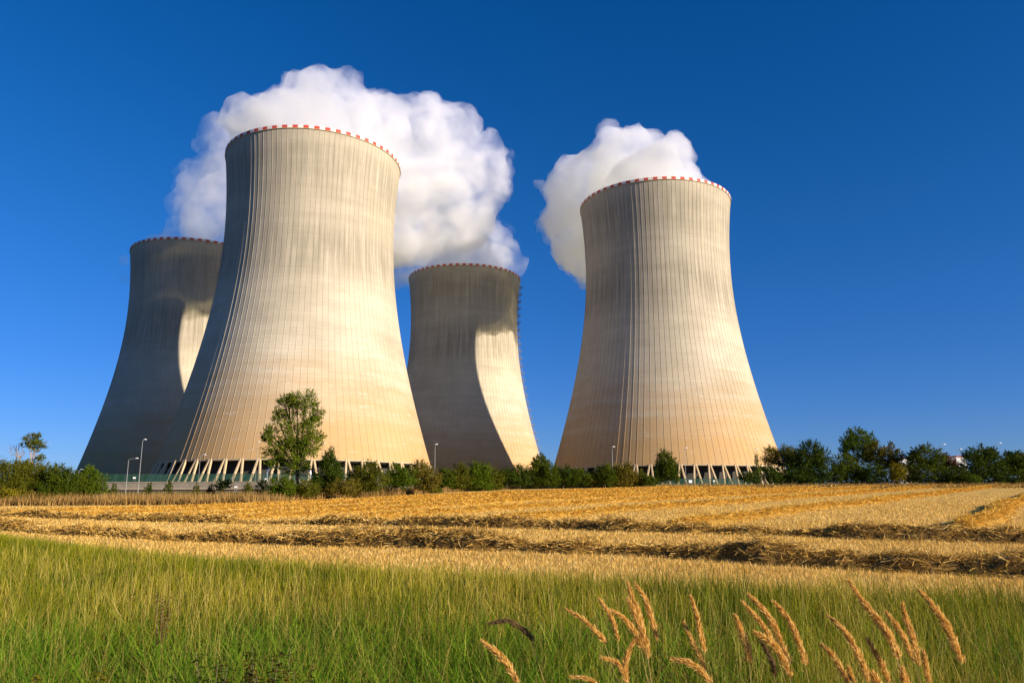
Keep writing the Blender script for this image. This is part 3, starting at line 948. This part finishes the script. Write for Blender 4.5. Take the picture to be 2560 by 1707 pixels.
plant("broadleaf_tree", "broad dark tree with sunlit right side, right of the white building", T, TG, 175, 2455,
      [(2455, 1138, 32, 24), (2430, 1155, 28, 28), (2480, 1150, 26, 26), (2450, 1180, 48, 26), (2495, 1180, 24, 26)], 'dark', seed=101, density=3.6, spiky=.4)
plant("bush", "light green shrub at the foot of the broad dark tree", B, HG, 170, 2437, [(2437, 1200, 14, 12)], 'bright', seed=102, density=2.0, spiky=.5)
plant("broadleaf_tree", "dark tree by the right photo edge, behind a lower green one", T, TG, 188, 2535, [(2530, 1145, 24, 18), (2555, 1152, 26, 22), (2520, 1165, 20, 20)], 'dark', seed=103, density=3.4)
plant("broadleaf_tree", "green tree at the right photo edge, lowest of the row", T, TG, 176, 2545, [(2535, 1170, 26, 22), (2565, 1168, 28, 28), (2545, 1192, 44, 16)], 'hedge', seed=104, density=3.4)

# ------------------------------------------------------------------ wall, fences, lamps, pipe, signs, building
def retaining_wall():
    x0, x1 = P(236, 1205, WALL_Y).x, P(1090, 1205, WALL_Y).x
    root = empty("retaining_wall", ((x0 + x1) / 2, WALL_Y, g((x0 + x1) / 2, WALL_Y - 2)), "long low weathered concrete wall in front of the largest tower", "wall")
    zt = P(500, 1205.5, WALL_Y).z; zb = g(x1, WALL_Y - 3) - 0.8
    b = root.location
    m = MB(); m.box((0, 0.15, (zt + zb) / 2 - b.z), (x1 - x0, 0.5, zt - zb)); m.build("wall_body", MAT['wall'], root)
    m = MB(); m.box((0, 0.1, zt - b.z + 0.11), (x1 - x0 + .1, 0.75, 0.22)); m.build("coping", MAT['kerb'], root)
    zk = P(500, 1221, WALL_Y).z
    m = MB(); m.box((0, -0.45, zk - b.z), (x1 - x0, 0.7, 0.55)); m.build("plinth", MAT['kerb'], root)
    return x0, x1, zt + 0.22


WX0, WX1, WZ = retaining_wall()


def fence(label, x0, x1, y, z0, h, step):
    root = empty("mesh_fence", (x0, y, z0), label, "fence")
    m = MB()
    ln = x1 - x0
    m.add([(0, 0, .03), (ln, 0, .03), (ln, 0, h), (0, 0, h)], [(0, 1, 2, 3)])
    m.build("mesh_panel", MAT['mesh'], root)
    k = int(ln / step)
    pm = MB(); pm.box((0, .09, h / 2 - .1), (.14, .1, h + .35)); pm = pm.mesh("post")
    for i in range(k + 1):
        o = link("post", pm, MAT['dark_steel'], root); o.location = (i * ln / k, 0, 0)
    m = MB(); m.box((ln / 2, .03, h - .06), (ln, .05, .12)); m.build("rail", MAT['dark_steel'], root)


fence("green mesh fence on top of the concrete wall before the largest tower", WX0 + .5, WX1 - .5, WALL_Y + .25, WZ, P(400, 1185, WALL_Y).z - WZ, 2.6)
fx0, fx1 = P(1640, 1200, 232).x, P(1900, 1200, 232).x
fence("green mesh fence in front of the right tower's columns", fx0, fx1, 232, PLATEAU, P(1800, 1196, 232).z - PLATEAU, 2.6)


def lamp(hx, hy, px, t, label, style='single', big=1.0):
    top = P(hx, hy, t)
    bx = P(px, hy, t).x
    if WALL_Y - 1 < t < WALL_Y + 1.2: t = WALL_Y + 1.4
    base = Vector((bx, t, g(bx, t)))
    root = empty("street_lamp", base, label, "street lamp", "lamp posts around the towers")
    h = top.z - base.z
    ax = top.x - base.x
    m = MB(); m.tube([(0, 0, 0), (0, 0, h * .5), (0, 0, h - .5)], [.085 * big, .07 * big, .05 * big], 8)
    m.build("pole", MAT['steel'], root)
    m = MB()
    s = 1 if ax >= 0 else -1
    m.tube([(0, 0, h - .5), (ax * .1, 0, h - .2), (ax * .4, 0, h - .03), (ax, 0, h)] if abs(ax) > .3 else [(0, 0, h - .5), (ax, 0, h - .1)], .05 * big, 6)
    m.build("arm", MAT['steel'], root)
    m = MB()
    m.tube([(ax - s * .5, 0, h - .02), (ax - s * .3, 0, h + .1), (ax + s * .15, 0, h + .12), (ax + s * .45, 0, h + .02)], [.05, .12, .14, .05], 8)
    m.build("lamp_head", MAT['white_paint'], root, True)


lamp(363, 1099, 357, 213, "tallest street lamp with white head, before the dark left tower", big=1.3)
lamp(342, 1146, 322, 211, "street lamp with a long horizontal arm left of the tallest lamp", big=1.3)
lamp(512, 1137, 501, 234, "thin lamp before the largest tower's third lit column pair")
lamp(548, 1180, 547, 229, "shortest lamp above the thick sapling")
lamp(647, 1105, 644, 232, "thin lamp touching the left of the poplar's crown")
lamp(809, 1108, 808, 232, "thin lamp behind the right of the poplar's crown")
lamp(1091, 1111, 1088, 228, "slender lamp in the dark gap right of the largest tower", big=1.2)
lamp(1534, 1117, 1530, 235, "lamp before the shaded left side of the right hand tower", big=1.2)
lamp(1715, 1120, 1711, 238, "lamp before the sunlit base of the right hand tower")
lamp(1892, 1123, 1885, 236, "bent lamp above the yellow green sapling")
lamp(2216, 1117, 2208, 250, "lamp head peeping over the feathery willow")
lamp(2361, 1111, 2352, 245, "curved lamp above the reddish tree against the sky")
lamp(2402, 1123, 2392, 260, "lamp head just above the white building")
lamp(2501, 1108, 2491, 245, "curved lamp above the broad dark tree at right")
lamp(205, 1174, 198, 205, "lamp head showing above the left hedge end", big=1.2)


def pipe():
    t = 231
    q = [P(x, y, t) for x, y in ((668, 1204), (668, 1182), (671, 1173), (680, 1168), (700, 1168), (765, 1168), (772, 1170), (776, 1178), (776, 1196))]
    base = Vector((q[0].x, t, PLATEAU))
    root = empty("overhead_pipe", base, "shiny silver pipe arch beside the fence behind the poplar", "pipe")
    m = MB(); m.tube([Vector((0, 0, 0))] + [p - base for p in q] + [Vector((q[-1].x - base.x, 0, 0))], .24, 12)
    m.build("pipe_run", MAT['pipe'], root, True)
    m = MB()
    for x in (700, 735): m.box(P(x, 1185, t) - base + Vector((0, .5, -.6)), (.25, .25, 4.4))
    m.build("support", MAT['steel'], root)


pipe()
for i, (x, y, t, wd, h, lab) in enumerate([
        (336, 1194, WALL_Y + .12, .8, .5, "white sign on the green fence beside the tallest lamp"),
        (590, 1217, 110, .42, .2, "white marker board in the dry grass left of the silver pipe"),
        (663, 1198, WALL_Y + .12, .75, .65, "white sign at the silver pipe's foot"),
        (1726, 1203, 231.5, .95, .8, "larger white sign on the fence before the right tower"),
        (1785, 1202, 231.5, .55, .45, "smaller white sign on the fence before the right tower")]):
    c = P(x, y, t)
    root = empty("sign", (c.x, c.y, c.z - h / 2), lab, "sign")
    m = MB(); m.box((0, -.06, h / 2), (wd, .04, h)); m.build("sign_board", MAT['sign'], root)
    m = MB()
    for s in (-.35, .35): m.box((s * wd, .0, h / 2 - .3), (.07, .06, h + .6))
    m.build("bracket", MAT['steel'], root)


def building(label, x0, x1, ytop, t, roofmat):
    a, b = P(x0, ytop, t), P(x1, ytop, t)
    base = Vector(((a.x + b.x) / 2, t, PLATEAU))
    root = empty("white_building", base, label, "building")
    h = a.z - PLATEAU
    wd = b.x - a.x
    m = MB(); m.box((0, 0, h / 2), (wd, 8, h)); m.build("wall", MAT['white_paint'], root)
    m = MB(); m.box((0, 0, h + .2), (wd + .6, 8.6, .4)); m.build("roof", roofmat, root)
    for k in range(4):
        m = MB(); m.box((-wd / 2 + wd * (k + .5) / 4, -4.02, h * .6), (wd * .14, .06, 1.3)); m.build("window", MAT['dark_steel'], root)


MAT['red_roof'] = simple("red_roof", (0.33, 0.07, 0.05), 0.7)
building("white building glimpsed between the reddish tree and the broad dark tree", 2376, 2400, 1143, 300, MAT['red_roof'])
building("pale building barely showing above the trees left of the domed dark tree", 2235, 2275, 1147, 320, MAT['red_roof'])
building("white industrial roofline above the trees at the right photo edge", 2550, 2600, 1134, 330, MAT['white_paint'])

# ------------------------------------------------------------------ blades
def blades(pos, h, wd, lean, nseg, seed, yaw=None, curl=1.0):
    """thin tapering bent strips; pos (N,3), h, wd, lean arrays"""
    r_ = np.random.default_rng(seed)
    n = len(pos)
    az = r_.uniform(0, 2 * np.pi, n) if yaw is None else yaw
    fa = r_.uniform(0, 2 * np.pi, n)
    s = np.linspace(0, 1, nseg + 1)
    bend = lean[:, None] * (s[None, :] ** 1.7) * curl
    up_ = h[:, None] * s[None, :] * np.sqrt(np.maximum(0.1, 1 - (lean[:, None] / np.maximum(h[:, None], 1e-3) * s[None, :]) ** 2 * .5))
    cx_ = pos[:, None, 0] + np.cos(az)[:, None] * bend
    cy_ = pos[:, None, 1] + np.sin(az)[:, None] * bend
    cz_ = pos[:, None, 2] + up_
    hw = wd[:, None] * .5 * (1 - s[None, :] ** 1.5 * .88)
    dx, dy = np.cos(fa)[:, None] * hw, np.sin(fa)[:, None] * hw
    v = np.stack([np.stack([cx_ - dx, cy_ - dy, cz_], -1), np.stack([cx_ + dx, cy_ + dy, cz_], -1)], 2)   # n, seg+1, 2, 3
    base = (np.arange(n) * (nseg + 1) * 2)[:, None]
    k = np.arange(nseg)[None, :] * 2
    f = np.stack([base + k, base + k + 1, base + k + 3, base + k + 2], -1).reshape(-1, 4)
    return v.reshape(-1, 3), f


def scatter(n, t0, t1, umax, seed, pw=1.0):
    """random places whose density falls off with distance"""
    r_ = np.random.default_rng(seed)
    q = r_.random(n)
    t = t0 * (t1 / t0) ** q
    x = r_.uniform(-umax, umax, n) * (t + 1.0)
    return x, t, r_


def stuff(name, v, f, mat, label, cat):
    return tag(link(name, np_mesh(name, v, f), mat), label, cat, kind='stuff')


# meadow
x, y, r_ = scatter(255000, 3.6, 34, .97, 21)
k = (y < meadow_y(x) + r_.normal(0, .18, len(x)))
k &= r_.random(len(x)) > .95 * np.clip((8.6 - y) / 1.6, 0, 1) * np.clip(.55 - 1.7 * x / y, 0, 1)
x, y = x[k], y[k]
clump = (np.sin(x * 2.1 + np.sin(y * 1.7) * 2) * np.cos(y * 1.3 + np.sin(x * .9) * 2))
h = (0.38 + .11 * clump) * r_.uniform(.45, 1.35, len(x)) * (1 + .25 * np.clip(1.5 - (meadow_y(x) - y), 0, 1))
wd = np.maximum(.004, .00075 * y) * r_.uniform(.5, 1.6, len(x))
v, f = blades(np.stack([x, y, ground(x, y) - .01], -1), h, wd, h * r_.beta(1.2, 2.2, len(x)) * .9, 4, 22)
r2 = np.random.default_rng(27)          # dense upright fringe along the stubble
xe = r2.uniform(-17, 9, 42000); ye = meadow_y(xe) - r2.gamma(1.2, .6, len(xe)) + np.abs(r2.normal(0, .35, len(xe))) * (r2.random(len(xe)) < .5)
k = ye > 4; xe, ye = xe[k], ye[k]
he = r2.uniform(.24, .52, len(xe))
v2, f2 = blades(np.stack([xe, ye, ground(xe, ye) - .01], -1), he, np.maximum(.004, .0008 * ye) * r2.uniform(.5, 1.5, len(xe)), he * r2.beta(1.2, 3, len(xe)) * .8, 4, 28)
f = np.concatenate([f, f2 + len(v)]); v = np.concatenate([v, v2])
stuff("meadow_grass", v, f, MAT['grass'], "green and yellow meadow grass filling the foreground", "grass")
x, y, r_ = scatter(36000, 3.6, 34, .97, 23)
k = (y < meadow_y(x) + r_.normal(0, .15, len(x))); x, y = x[k], y[k]
h = r_.uniform(.40, .74, len(x))
v, f = blades(np.stack([x, y, ground(x, y) - .01], -1), h, np.maximum(.0026, .0005 * y) * r_.uniform(.6, 1.5, len(x)), h * r_.beta(1.1, 3, len(x)), 4, 24)
stuff("dry_grass_stems", v, f, MAT['dry'], "thin straw coloured dry stems standing among the meadow grass", "grass")
x, y, r_ = scatter(75000, 4.2, 8.8, .9, 25)
k = (r_.random(len(x)) < np.clip(.55 - 1.5 * x / y, .08, 1) * np.clip((8.8 - y) / 1.8, 0, 1)); x, y = x[k], y[k]
k = np.sin(x * 3.1 + 1.3 * np.sin(y * 2.7)) * np.sin(y * 3.7 + np.sin(x * 2.2)) > -.35; x, y = x[k], y[k]
h = r_.uniform(.34, .66, len(x))
v, f = blades(np.stack([x, y, ground(x, y) - .01], -1), h, r_.uniform(.008, .018, len(x)), h * r_.uniform(.25, 1.15, len(x)), 6, 26)
stuff("lush_grass", v, f, MAT['lush'], "broad bladed lush green grass at the lower left", "grass")

# stubble
x, y, r_ = scatter(560000, 6, 85, .88, 31)
k = (y > meadow_y(x) - .2) & (y < edge_t(x / y) - .5) & (r_.random(len(x)) < np.clip((95 - y) / 50, 0, 1)); x, y = x[k], y[k]
h = r_.uniform(.04, .115, len(x))
v, f = blades(np.stack([x, y, ground(x, y) - .01], -1), h, np.maximum(.006, .00075 * y) * r_.uniform(.5, 1.4, len(x)), h * r_.uniform(0, .9, len(x)), 1, 32)
stuff("stubble", v, f, MAT['stubble'], "short cut golden straw stubble covering the field", "stubble")

# verge of tall dry grass beyond the field
u = rng.uniform(-.75, .70, 90000)
tt = edge_t(u) - 2.5 + rng.gamma(1.3, 3.0, len(u)) * np.where(u < -.14, 2.2, .8)
k = rng.random(len(u)) < np.where(u < -.12, 1.0, np.where(u < .12, .6, .25)); u, tt = u[k], tt[k]
x, y = u * tt, tt
pn = .5 + .5 * np.sin(x * .9 + 2 * np.sin(x * .23)) * np.sin(x * 2.3 + 1)
h = rng.uniform(.45, 1.3, len(x)) * (.5 + .65 * pn) * np.where(u < -.12, 1, .7)
v, f = blades(np.stack([x, y, ground(x, y) - .02], -1), h, rng.uniform(.03, .09, len(x)), h * rng.uniform(.05, .4, len(x)), 2, 42)
stuff("verge_grass", v, f, MAT['verge'], "tall dry brown grass along the far field edge", "grass")

# shadowy undergrowth filling the foot of the tree rows
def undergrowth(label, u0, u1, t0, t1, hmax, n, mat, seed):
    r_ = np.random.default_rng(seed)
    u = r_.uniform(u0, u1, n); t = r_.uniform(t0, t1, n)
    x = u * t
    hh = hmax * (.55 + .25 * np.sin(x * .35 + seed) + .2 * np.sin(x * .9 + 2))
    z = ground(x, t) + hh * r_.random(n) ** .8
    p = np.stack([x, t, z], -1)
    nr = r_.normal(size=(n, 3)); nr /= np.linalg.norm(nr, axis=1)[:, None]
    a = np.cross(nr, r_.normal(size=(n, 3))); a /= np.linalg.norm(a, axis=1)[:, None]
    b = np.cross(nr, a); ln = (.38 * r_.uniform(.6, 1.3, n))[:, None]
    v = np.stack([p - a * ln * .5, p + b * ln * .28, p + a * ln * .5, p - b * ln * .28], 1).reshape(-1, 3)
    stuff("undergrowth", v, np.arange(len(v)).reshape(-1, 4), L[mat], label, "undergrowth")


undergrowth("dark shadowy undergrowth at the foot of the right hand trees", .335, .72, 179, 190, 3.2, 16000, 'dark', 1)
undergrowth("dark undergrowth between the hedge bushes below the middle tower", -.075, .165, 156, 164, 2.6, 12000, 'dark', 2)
undergrowth("tangled undergrowth behind the left hedge", -.70, -.535, 90, 96, 1.5, 6000, 'hedge', 3)
undergrowth("tangled undergrowth behind the bushes below the poplar", -.32, -.09, 118, 126, 1.7, 7000, 'hedge', 4)

# ------------------------------------------------------------------ straw windrows
DL, NL = np.array([.58, .81]), np.array([.81, -.58])


def windrow(label, a, b, width, height, seed, per_m, dim=False, lump=1.0):
    r_ = np.random.default_rng(seed)
    a, b = np.array(a, float), np.array(b, float)
    ln = np.linalg.norm(b - a); d = (b - a) / ln; nn = np.array([d[1], -d[0]])
    mid = (a + b) / 2
    base = np.array([mid[0], mid[1], g(*mid)])
    ns = int(min(700, max(60, ln / .22))); nc = 11
    s = np.linspace(0, ln, ns)
    ph = r_.uniform(0, 6.28, 8); fq = np.array([.35, .8, 1.5, 2.7, .17, 4.1, 6.3, .55])
    am = np.array([.35, .3, .25, .2, .3, .14, .1, .3])
    prof_s = 1 + lump * (am[None, :] * np.sin(s[:, None] * fq[None, :] + ph[None, :])).sum(1)
    prof_s = np.clip(prof_s, .25, 1.5)
    wob = .22 * np.sin(s * .21 + ph[0]) + .12 * np.sin(s * .9 + ph[1])
    c = np.linspace(-1, 1, nc)
    env = (1 - np.abs(c) ** 3) ** .9 if dim else (1 - c ** 2) ** .7
    hh = height * prof_s[:, None] * env[None, :] * r_.uniform(.55 if dim else .8, 1.3 if dim else 1.15, (ns, nc))
    fade = np.clip(np.minimum(s, ln - s) / 1.0, 0, 1)
    hh *= fade[:, None]
    wv = width * .5 * (.75 + .3 * prof_s)
    off = wob[:, None] + wv[:, None] * c[None, :] + r_.normal(0, .05 if dim else .03, (ns, nc))
    X = a[0] + d[0] * s[:, None] + nn[0] * off
    Y = a[1] + d[1] * s[:, None] + nn[1] * off
    Z = ground(X, Y) + hh - .02
    vv = np.stack([X, Y, Z], -1)
    i = np.arange(ns * nc).reshape(ns, nc)
    f = np.stack([i[:-1, :-1], i[1:, :-1], i[1:, 1:], i[:-1, 1:]], -1).reshape(-1, 4)
    root = empty("straw_windrow", tuple(base), label, "straw row", "straw rows left by the harvester")
    link("straw_heap", np_mesh("straw_heap", vv.reshape(-1, 3) - base, f, True), MAT['dim_heap' if dim else 'heap'], root)
    # loose straws lying over the heap
    n = int(ln * per_m)
    si = r_.uniform(0, ns - 1.01, n); ci = np.clip(r_.normal(5, 2.6, n), 0, nc - 1.01)
    i0, j0 = si.astype(int), ci.astype(int)
    p = vv[i0, j0] + (vv[np.minimum(i0 + 1, ns - 1), j0] - vv[i0, j0]) * (si - i0)[:, None] + (vv[i0, j0 + 1] - vv[i0, j0]) * (ci - j0)[:, None]
    p[:, 2] += r_.uniform(0.0, .07, n)
    dist = np.maximum(p[:, 1], 10)
    dr = r_.normal(size=(n, 3)); dr[:, 2] = dr[:, 2] * .35 + .1; dr /= np.linalg.norm(dr, axis=1)[:, None]
    sd = np.cross(dr, r_.normal(size=(n, 3))); sd /= np.linalg.norm(sd, axis=1)[:, None]
    lg = (r_.uniform(.12, .42, n))[:, None] * np.maximum(1, dist / 60)[:, None] ** .5; wq = (np.maximum(.0035, .00026 * dist) * r_.uniform(.6, 1.3, n))[:, None]
    q = np.stack([p - dr * lg * .5 - sd * wq, p - dr * lg * .5 + sd * wq, p + dr * lg * .5 + sd * wq, p + dr * lg * .5 - sd * wq], 1).reshape(-1, 3)
    link("loose_straw", np_mesh("loose_straw", q - base, np.arange(len(q)).reshape(-1, 4)), MAT['dim_straw' if dim else 'straw'], root)
    return root


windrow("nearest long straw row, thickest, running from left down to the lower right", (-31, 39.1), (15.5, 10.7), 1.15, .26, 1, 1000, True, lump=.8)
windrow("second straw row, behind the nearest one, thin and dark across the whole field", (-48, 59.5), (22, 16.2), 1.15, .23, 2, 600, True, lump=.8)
ROWLAB = {-3.2: "rightmost diagonal straw row with a dark shadow edge, by the right photo edge",
          -12: "long bright diagonal straw row ending under the willow, second from the right",
          -20: "bright diagonal straw row starting below the gap between the right hand towers",
          -28: "diagonal straw row fourth from the right, middle of the field",
          -36: "diagonal straw row fifth from the right, thinner and farther",
          -44.5: "diagonal straw row sixth from the right, below the middle tower's bushes",
          -53: "faint diagonal straw row near the bushes below the poplar",
          -62: "farthest faint diagonal straw row at the left field corner"}
for i, (o, lab) in enumerate(ROWLAB.items()):
    p0 = NL * o
    # from the second long row ...
    s0 = (29.8 - .62 * p0[0] - p0[1]) / (DL[1] + .62 * DL[0]) + (1.6 if o != -3.2 else 4.5)
    s1 = s0
    while s1 < 260:
        q = p0 + DL * (s1 + 1)
        if q[1] > edge_t(q[0] / q[1]) - (30 if q[0] / q[1] > .3 else 3): break
        s1 += 1
    windrow(lab, p0 + DL * s0, p0 + DL * s1, 1.0 if o == -3.2 else 1.25, .30 if o == -3.2 else (.24 if o > -40 else .16), 10 + i, 330, lump=.2)
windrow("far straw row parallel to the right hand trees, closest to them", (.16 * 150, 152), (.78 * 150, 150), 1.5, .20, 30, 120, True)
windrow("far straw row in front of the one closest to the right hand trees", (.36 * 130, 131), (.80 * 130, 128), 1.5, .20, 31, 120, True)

# ------------------------------------------------------------------ tall reed grass in front
def Z8(x, y): return 1200 + x * .5782, 1400 + y * .5782


REEDS = [
    ([(8, 350), (60, 385), (110, 435), (165, 531)], 3.7, 1.0, "golden plume curving down left, leftmost bright one"),
    ([(35, 275), (120, 255), (190, 295), (230, 345)], 4.2, .8, "dark drooping plume, brown tone painted as shade, above the leftmost bright one"),
    ([(370, 210), (450, 255), (510, 315), (545, 355)], 4.2, .9, "plume arching left over bare grass, tip pointing left"),
    ([(513, 165), (550, 215), (580, 275), (597, 345)], 3.9, .7, "thin upright plume between the arching one and the tall left cluster"),
    ([(560, 212), (620, 245), (670, 310), (700, 380)], 4.0, .9, "plume bending left out of the tall left cluster"),
    ([(640, 95), (660, 170), (690, 240), (710, 340), (730, 420)], 4.0, 1.1, "tallest straight plume of the left cluster"),
    ([(670, 100), (715, 165), (740, 250), (765, 340)], 4.1, 1.0, "right hand tall plume of the left cluster"),
    ([(640, 165), (670, 230), (695, 290), (720, 370)], 3.9, 1.1, "thick middle plume inside the left cluster"),
    ([(675, 335), (645, 385), (625, 440), (630, 510)], 3.9, .9, "plume leaning right beneath the left cluster"),
    ([(525, 415), (590, 440), (620, 480), (640, 531)], 3.8, .8, "low plume reaching left beneath the left cluster"),
    ([(912, 155), (935, 230), (955, 310), (968, 395)], 4.1, .9, "lone upright plume in the middle, taller of two"),
    ([(882, 268), (915, 340), (950, 410), (975, 480)], 4.0, .8, "slim plume left of the lone upright one"),
    ([(830, 428), (890, 435), (950, 470), (1000, 531)], 3.7, 1.0, "low plume bowing far left below the lone upright one"),
    ([(1103, 235), (1130, 300), (1155, 370), (1165, 440)], 3.8, 1.1, "separate upright plume left of the middle cluster"),
    ([(1130, 178), (1180, 230), (1230, 290), (1280, 370)], 4.1, .9, "left of the two tall leaning plumes in the middle cluster"),
    ([(1162, 148), (1210, 195), (1260, 260), (1300, 340), (1340, 450)], 4.0, 1.1, "longest plume of the middle cluster"),
    ([(1260, 175), (1310, 220), (1350, 290), (1385, 370), (1415, 450)], 3.8, .9, "plume arching along the right of the middle cluster"),
    ([(1185, 310), (1250, 345), (1300, 400), (1345, 500)], 3.8, 1.2, "fluffy low plume bending left in the middle cluster"),
    ([(1210, 340), (1240, 390), (1265, 450), (1275, 500)], 4.2, .9, "shaded brownish plume under the middle cluster's fluffy one"),
    ([(1510, 240), (1570, 300), (1620, 370), (1660, 450), (1672, 520)], 3.6, 1.0, "slanting plume left of the right cluster"),
    ([(1480, 365), (1530, 410), (1570, 480), (1595, 531)], 3.9, .9, "lower slanting plume left of the right cluster"),
    ([(1590, 85), (1640, 155), (1690, 225), (1740, 290), (1790, 360)], 4.0, 1.1, "highest plume of all, long and leaning left, right cluster"),
    ([(1670, 200), (1730, 260), (1770, 330), (1810, 420)], 3.75, 1.2, "thick plume below the highest one"),
    ([(1755, 220), (1810, 285), (1850, 350), (1885, 440)], 4.1, 1.0, "plume in the heart of the right cluster"),
    ([(1820, 185), (1850, 250), (1875, 330), (1895, 450)], 4.0, 1.0, "straighter plume on the right side of the right cluster"),
    ([(1670, 335), (1710, 400), (1745, 460), (1768, 531)], 3.8, .9, "low plume in front of the right cluster"),
    ([(1900, 125), (1950, 185), (2000, 260), (2040, 340), (2080, 440)], 4.5, 1.5, "rightmost big pale plume standing apart"),
    ([(1915, 390), (1925, 450), (1938, 531)], 3.9, .9, "short vertical plume right of the right cluster"),
    ([(1595, 460), (1615, 531)], 3.8, .7, "stub of a plume at the bottom between slanting plumes"),
    ([(1700, 485), (1730, 560)], 3.6, 1.2, "stout plume cut by the bottom edge, left of two under the right cluster"),
    ([(1830, 465), (1850, 560)], 3.6, 1.2, "stout plume cut by the bottom edge, right of two under the right cluster"),
    ([(390, 505), (460, 510), (510, 540)], 3.7, .6, "small drooping plume at the bottom left of the left cluster"),
]
shade_plume = NT("reed_plume_shade")  # browner copy of the plume colour, with shade painted in
shade_plume.leafy(shade_plume.ramp(shade_plume.island(), [(0, (0.10, 0.06, 0.03)), (1, (0.24, 0.15, 0.07))]), 0.2)


def reed(pts, t, fat, label, seed):
    r_ = np.random.default_rng(seed)
    p3 = [P(*Z8(x, y), t) for x, y in pts]
    p3 = [p + Vector((0, float(r_.normal(0, .01)), 0)) for p in p3]
    # smooth the seed head's axis, tip first
    a = np.array(p3); tt = np.linspace(0, 1, len(a)); uu = np.linspace(0, 1, 26)
    ax = np.stack([np.interp(uu, tt, a[:, i]) for i in range(3)], -1)
    for _ in range(3): ax[1:-1] = (ax[:-2] + 2 * ax[1:-1] + ax[2:]) / 4
    bot = Vector(ax[-1]); dirv = (Vector(ax[-1]) - Vector(ax[-5])).normalized()
    gx, gy = bot.x + dirv.x * .25, t + float(r_.uniform(-.1, .1))
    root = empty("reed_grass", (gx, gy, g(gx, gy)), label, "reed grass", "tall golden reed grass plumes in the foreground")
    base = np.array([gx, gy, g(gx, gy)])
    m = MB()
    low = Vector(base)
    st = [Vector(q) for q in ax[2::4]] + [bot.lerp(low, .3) + dirv * .08, bot.lerp(low, .6) + dirv * .05, low - Vector((0, 0, .02))]
    rad = list(np.linspace(.0008, .002, len(st)))
    m.tube([q - low for q in st], rad, 5)
    m.build("stem", MAT['reed_stem'], root)
    # spikelets
    n = int(1250 * fat * np.linalg.norm(ax[0] - ax[-1]) / .35) + 120
    s = r_.beta(1.15, 1.2, n)
    i = np.minimum((s * 24.99).astype(int), 24)
    c = ax[i] + (ax[i + 1] - ax[i]) * (s * 25 - i)[:, None]
    tdir = ax[i] - ax[i + 1]; tdir /= np.linalg.norm(tdir, axis=1)[:, None]
    rad_ = .025 * fat * (.12 + 1.25 * s ** .75 * (1.1 - .62 * s)) * (.85 + .13 * np.sin(s * 27 + r_.uniform(0, 6)) + .1 * np.sin(s * 61))
    o = r_.normal(size=(n, 3)); o -= tdir * (o * tdir).sum(1)[:, None]; o /= np.linalg.norm(o, axis=1)[:, None]
    c = c + o * (rad_ * r_.uniform(.15, 1.0, n))[:, None]
    d = tdir + o * r_.uniform(.15, .8, n)[:, None]; d /= np.linalg.norm(d, axis=1)[:, None]
    sd = np.cross(d, r_.normal(size=(n, 3))); sd /= np.linalg.norm(sd, axis=1)[:, None]
    ln = (r_.uniform(.014, .040, n))[:, None]; wq = (r_.uniform(.0008, .0020, n))[:, None]
    q = np.stack([c - d * ln * .4, c + sd * wq, c + d * ln * .6, c - sd * wq], 1).reshape(-1, 3) - base
    brown = 'brown' in label  # these plumes carry their shade in the colour
    link("seed_head", np_mesh("seed_head", q, np.arange(len(q)).reshape(-1, 4)), shade_plume.m if brown else MAT['plume'], root)
    # one or two narrow leaves
    nb = 2
    v, f = blades(np.tile(np.array([[0, 0, .1]]), (nb, 1)), r_.uniform(.5, .8, nb), np.full(nb, .008), r_.uniform(.2, .45, nb), 6, seed)
    link("leaf", np_mesh("leaf", v, f), MAT['dry'], root)


for i, (pts, t, fat, lab) in enumerate(REEDS): reed(pts, t, fat, lab, 300 + i)

# ------------------------------------------------------------------ weeds at the bottom
L['weed'] = leaf_mat("withered_weed_leaf", [(0, (0.035, 0.028, 0.012)), (0.6, (0.075, 0.055, 0.02)), (1, (0.13, 0.09, 0.03))])


def weed(px, py, t, spread, label, seed, mat):
    r_ = np.random.default_rng(seed)
    top = P(px, py, t)
    base = Vector((top.x, t, g(top.x, t)))
    root = empty("weed_plant", base, label, "weed", None)
    h = top.z - base.z
    m = MB(); vs = []
    for k in range(8):
        sx, sy = r_.normal(0, .05, 2) * spread; tx, ty = r_.normal(0, .13, 2) * spread; hk = h * r_.uniform(.65, 1.0)
        a, b = Vector((sx, sy, 0)), Vector((sx + tx, sy + ty, hk))
        m.tube([a, a.lerp(b, .5) + Vector((.01, 0, .02)), b], [.004, .003, .0015], 5)
        for j in range(80):
            s = r_.uniform(.25, 1.0)
            c = np.array(a.lerp(b, s)); d = r_.normal(size=3); d[2] = abs(d[2]) * .3 - .15; d /= np.linalg.norm(d)
            ll = r_.uniform(.03, .095) * (.3 + .7 * spread) * (1.3 - .6 * s); sd = np.cross(d, [0, 0, 1]); sd /= np.linalg.norm(sd) + 1e-6
            vs += [c, c + d * ll * .5 + sd * ll * .22, c + d * ll + np.array([0, 0, -.01]), c + d * ll * .5 - sd * ll * .22]
    m.build("stems", MAT['bark'], root)
    link("foliage", np_mesh("foliage", np.array(vs), np.arange(len(vs)).reshape(-1, 4)), mat, root)


weed(648, 1595, 4.6, 1, "dark brown withered weed in the grass at the bottom, left of centre", 1, L['weed'])
weed(710, 1600, 4.8, 1, "thin dark seeding weed right of the withered brown one", 2, L['brown'])
weed(180, 1640, 4.4, 1, "yellowish leafy weed in the lush grass at the lower left", 3, L['yellow'])
weed(545, 1640, 4.3, 1, "dark leafy weed near the bottom edge left of the withered one", 4, L['dark'])
weed(406, 1478, 7.5, .25, "tiny purple tinged flowering weed amid the left meadow", 5, L['red'])
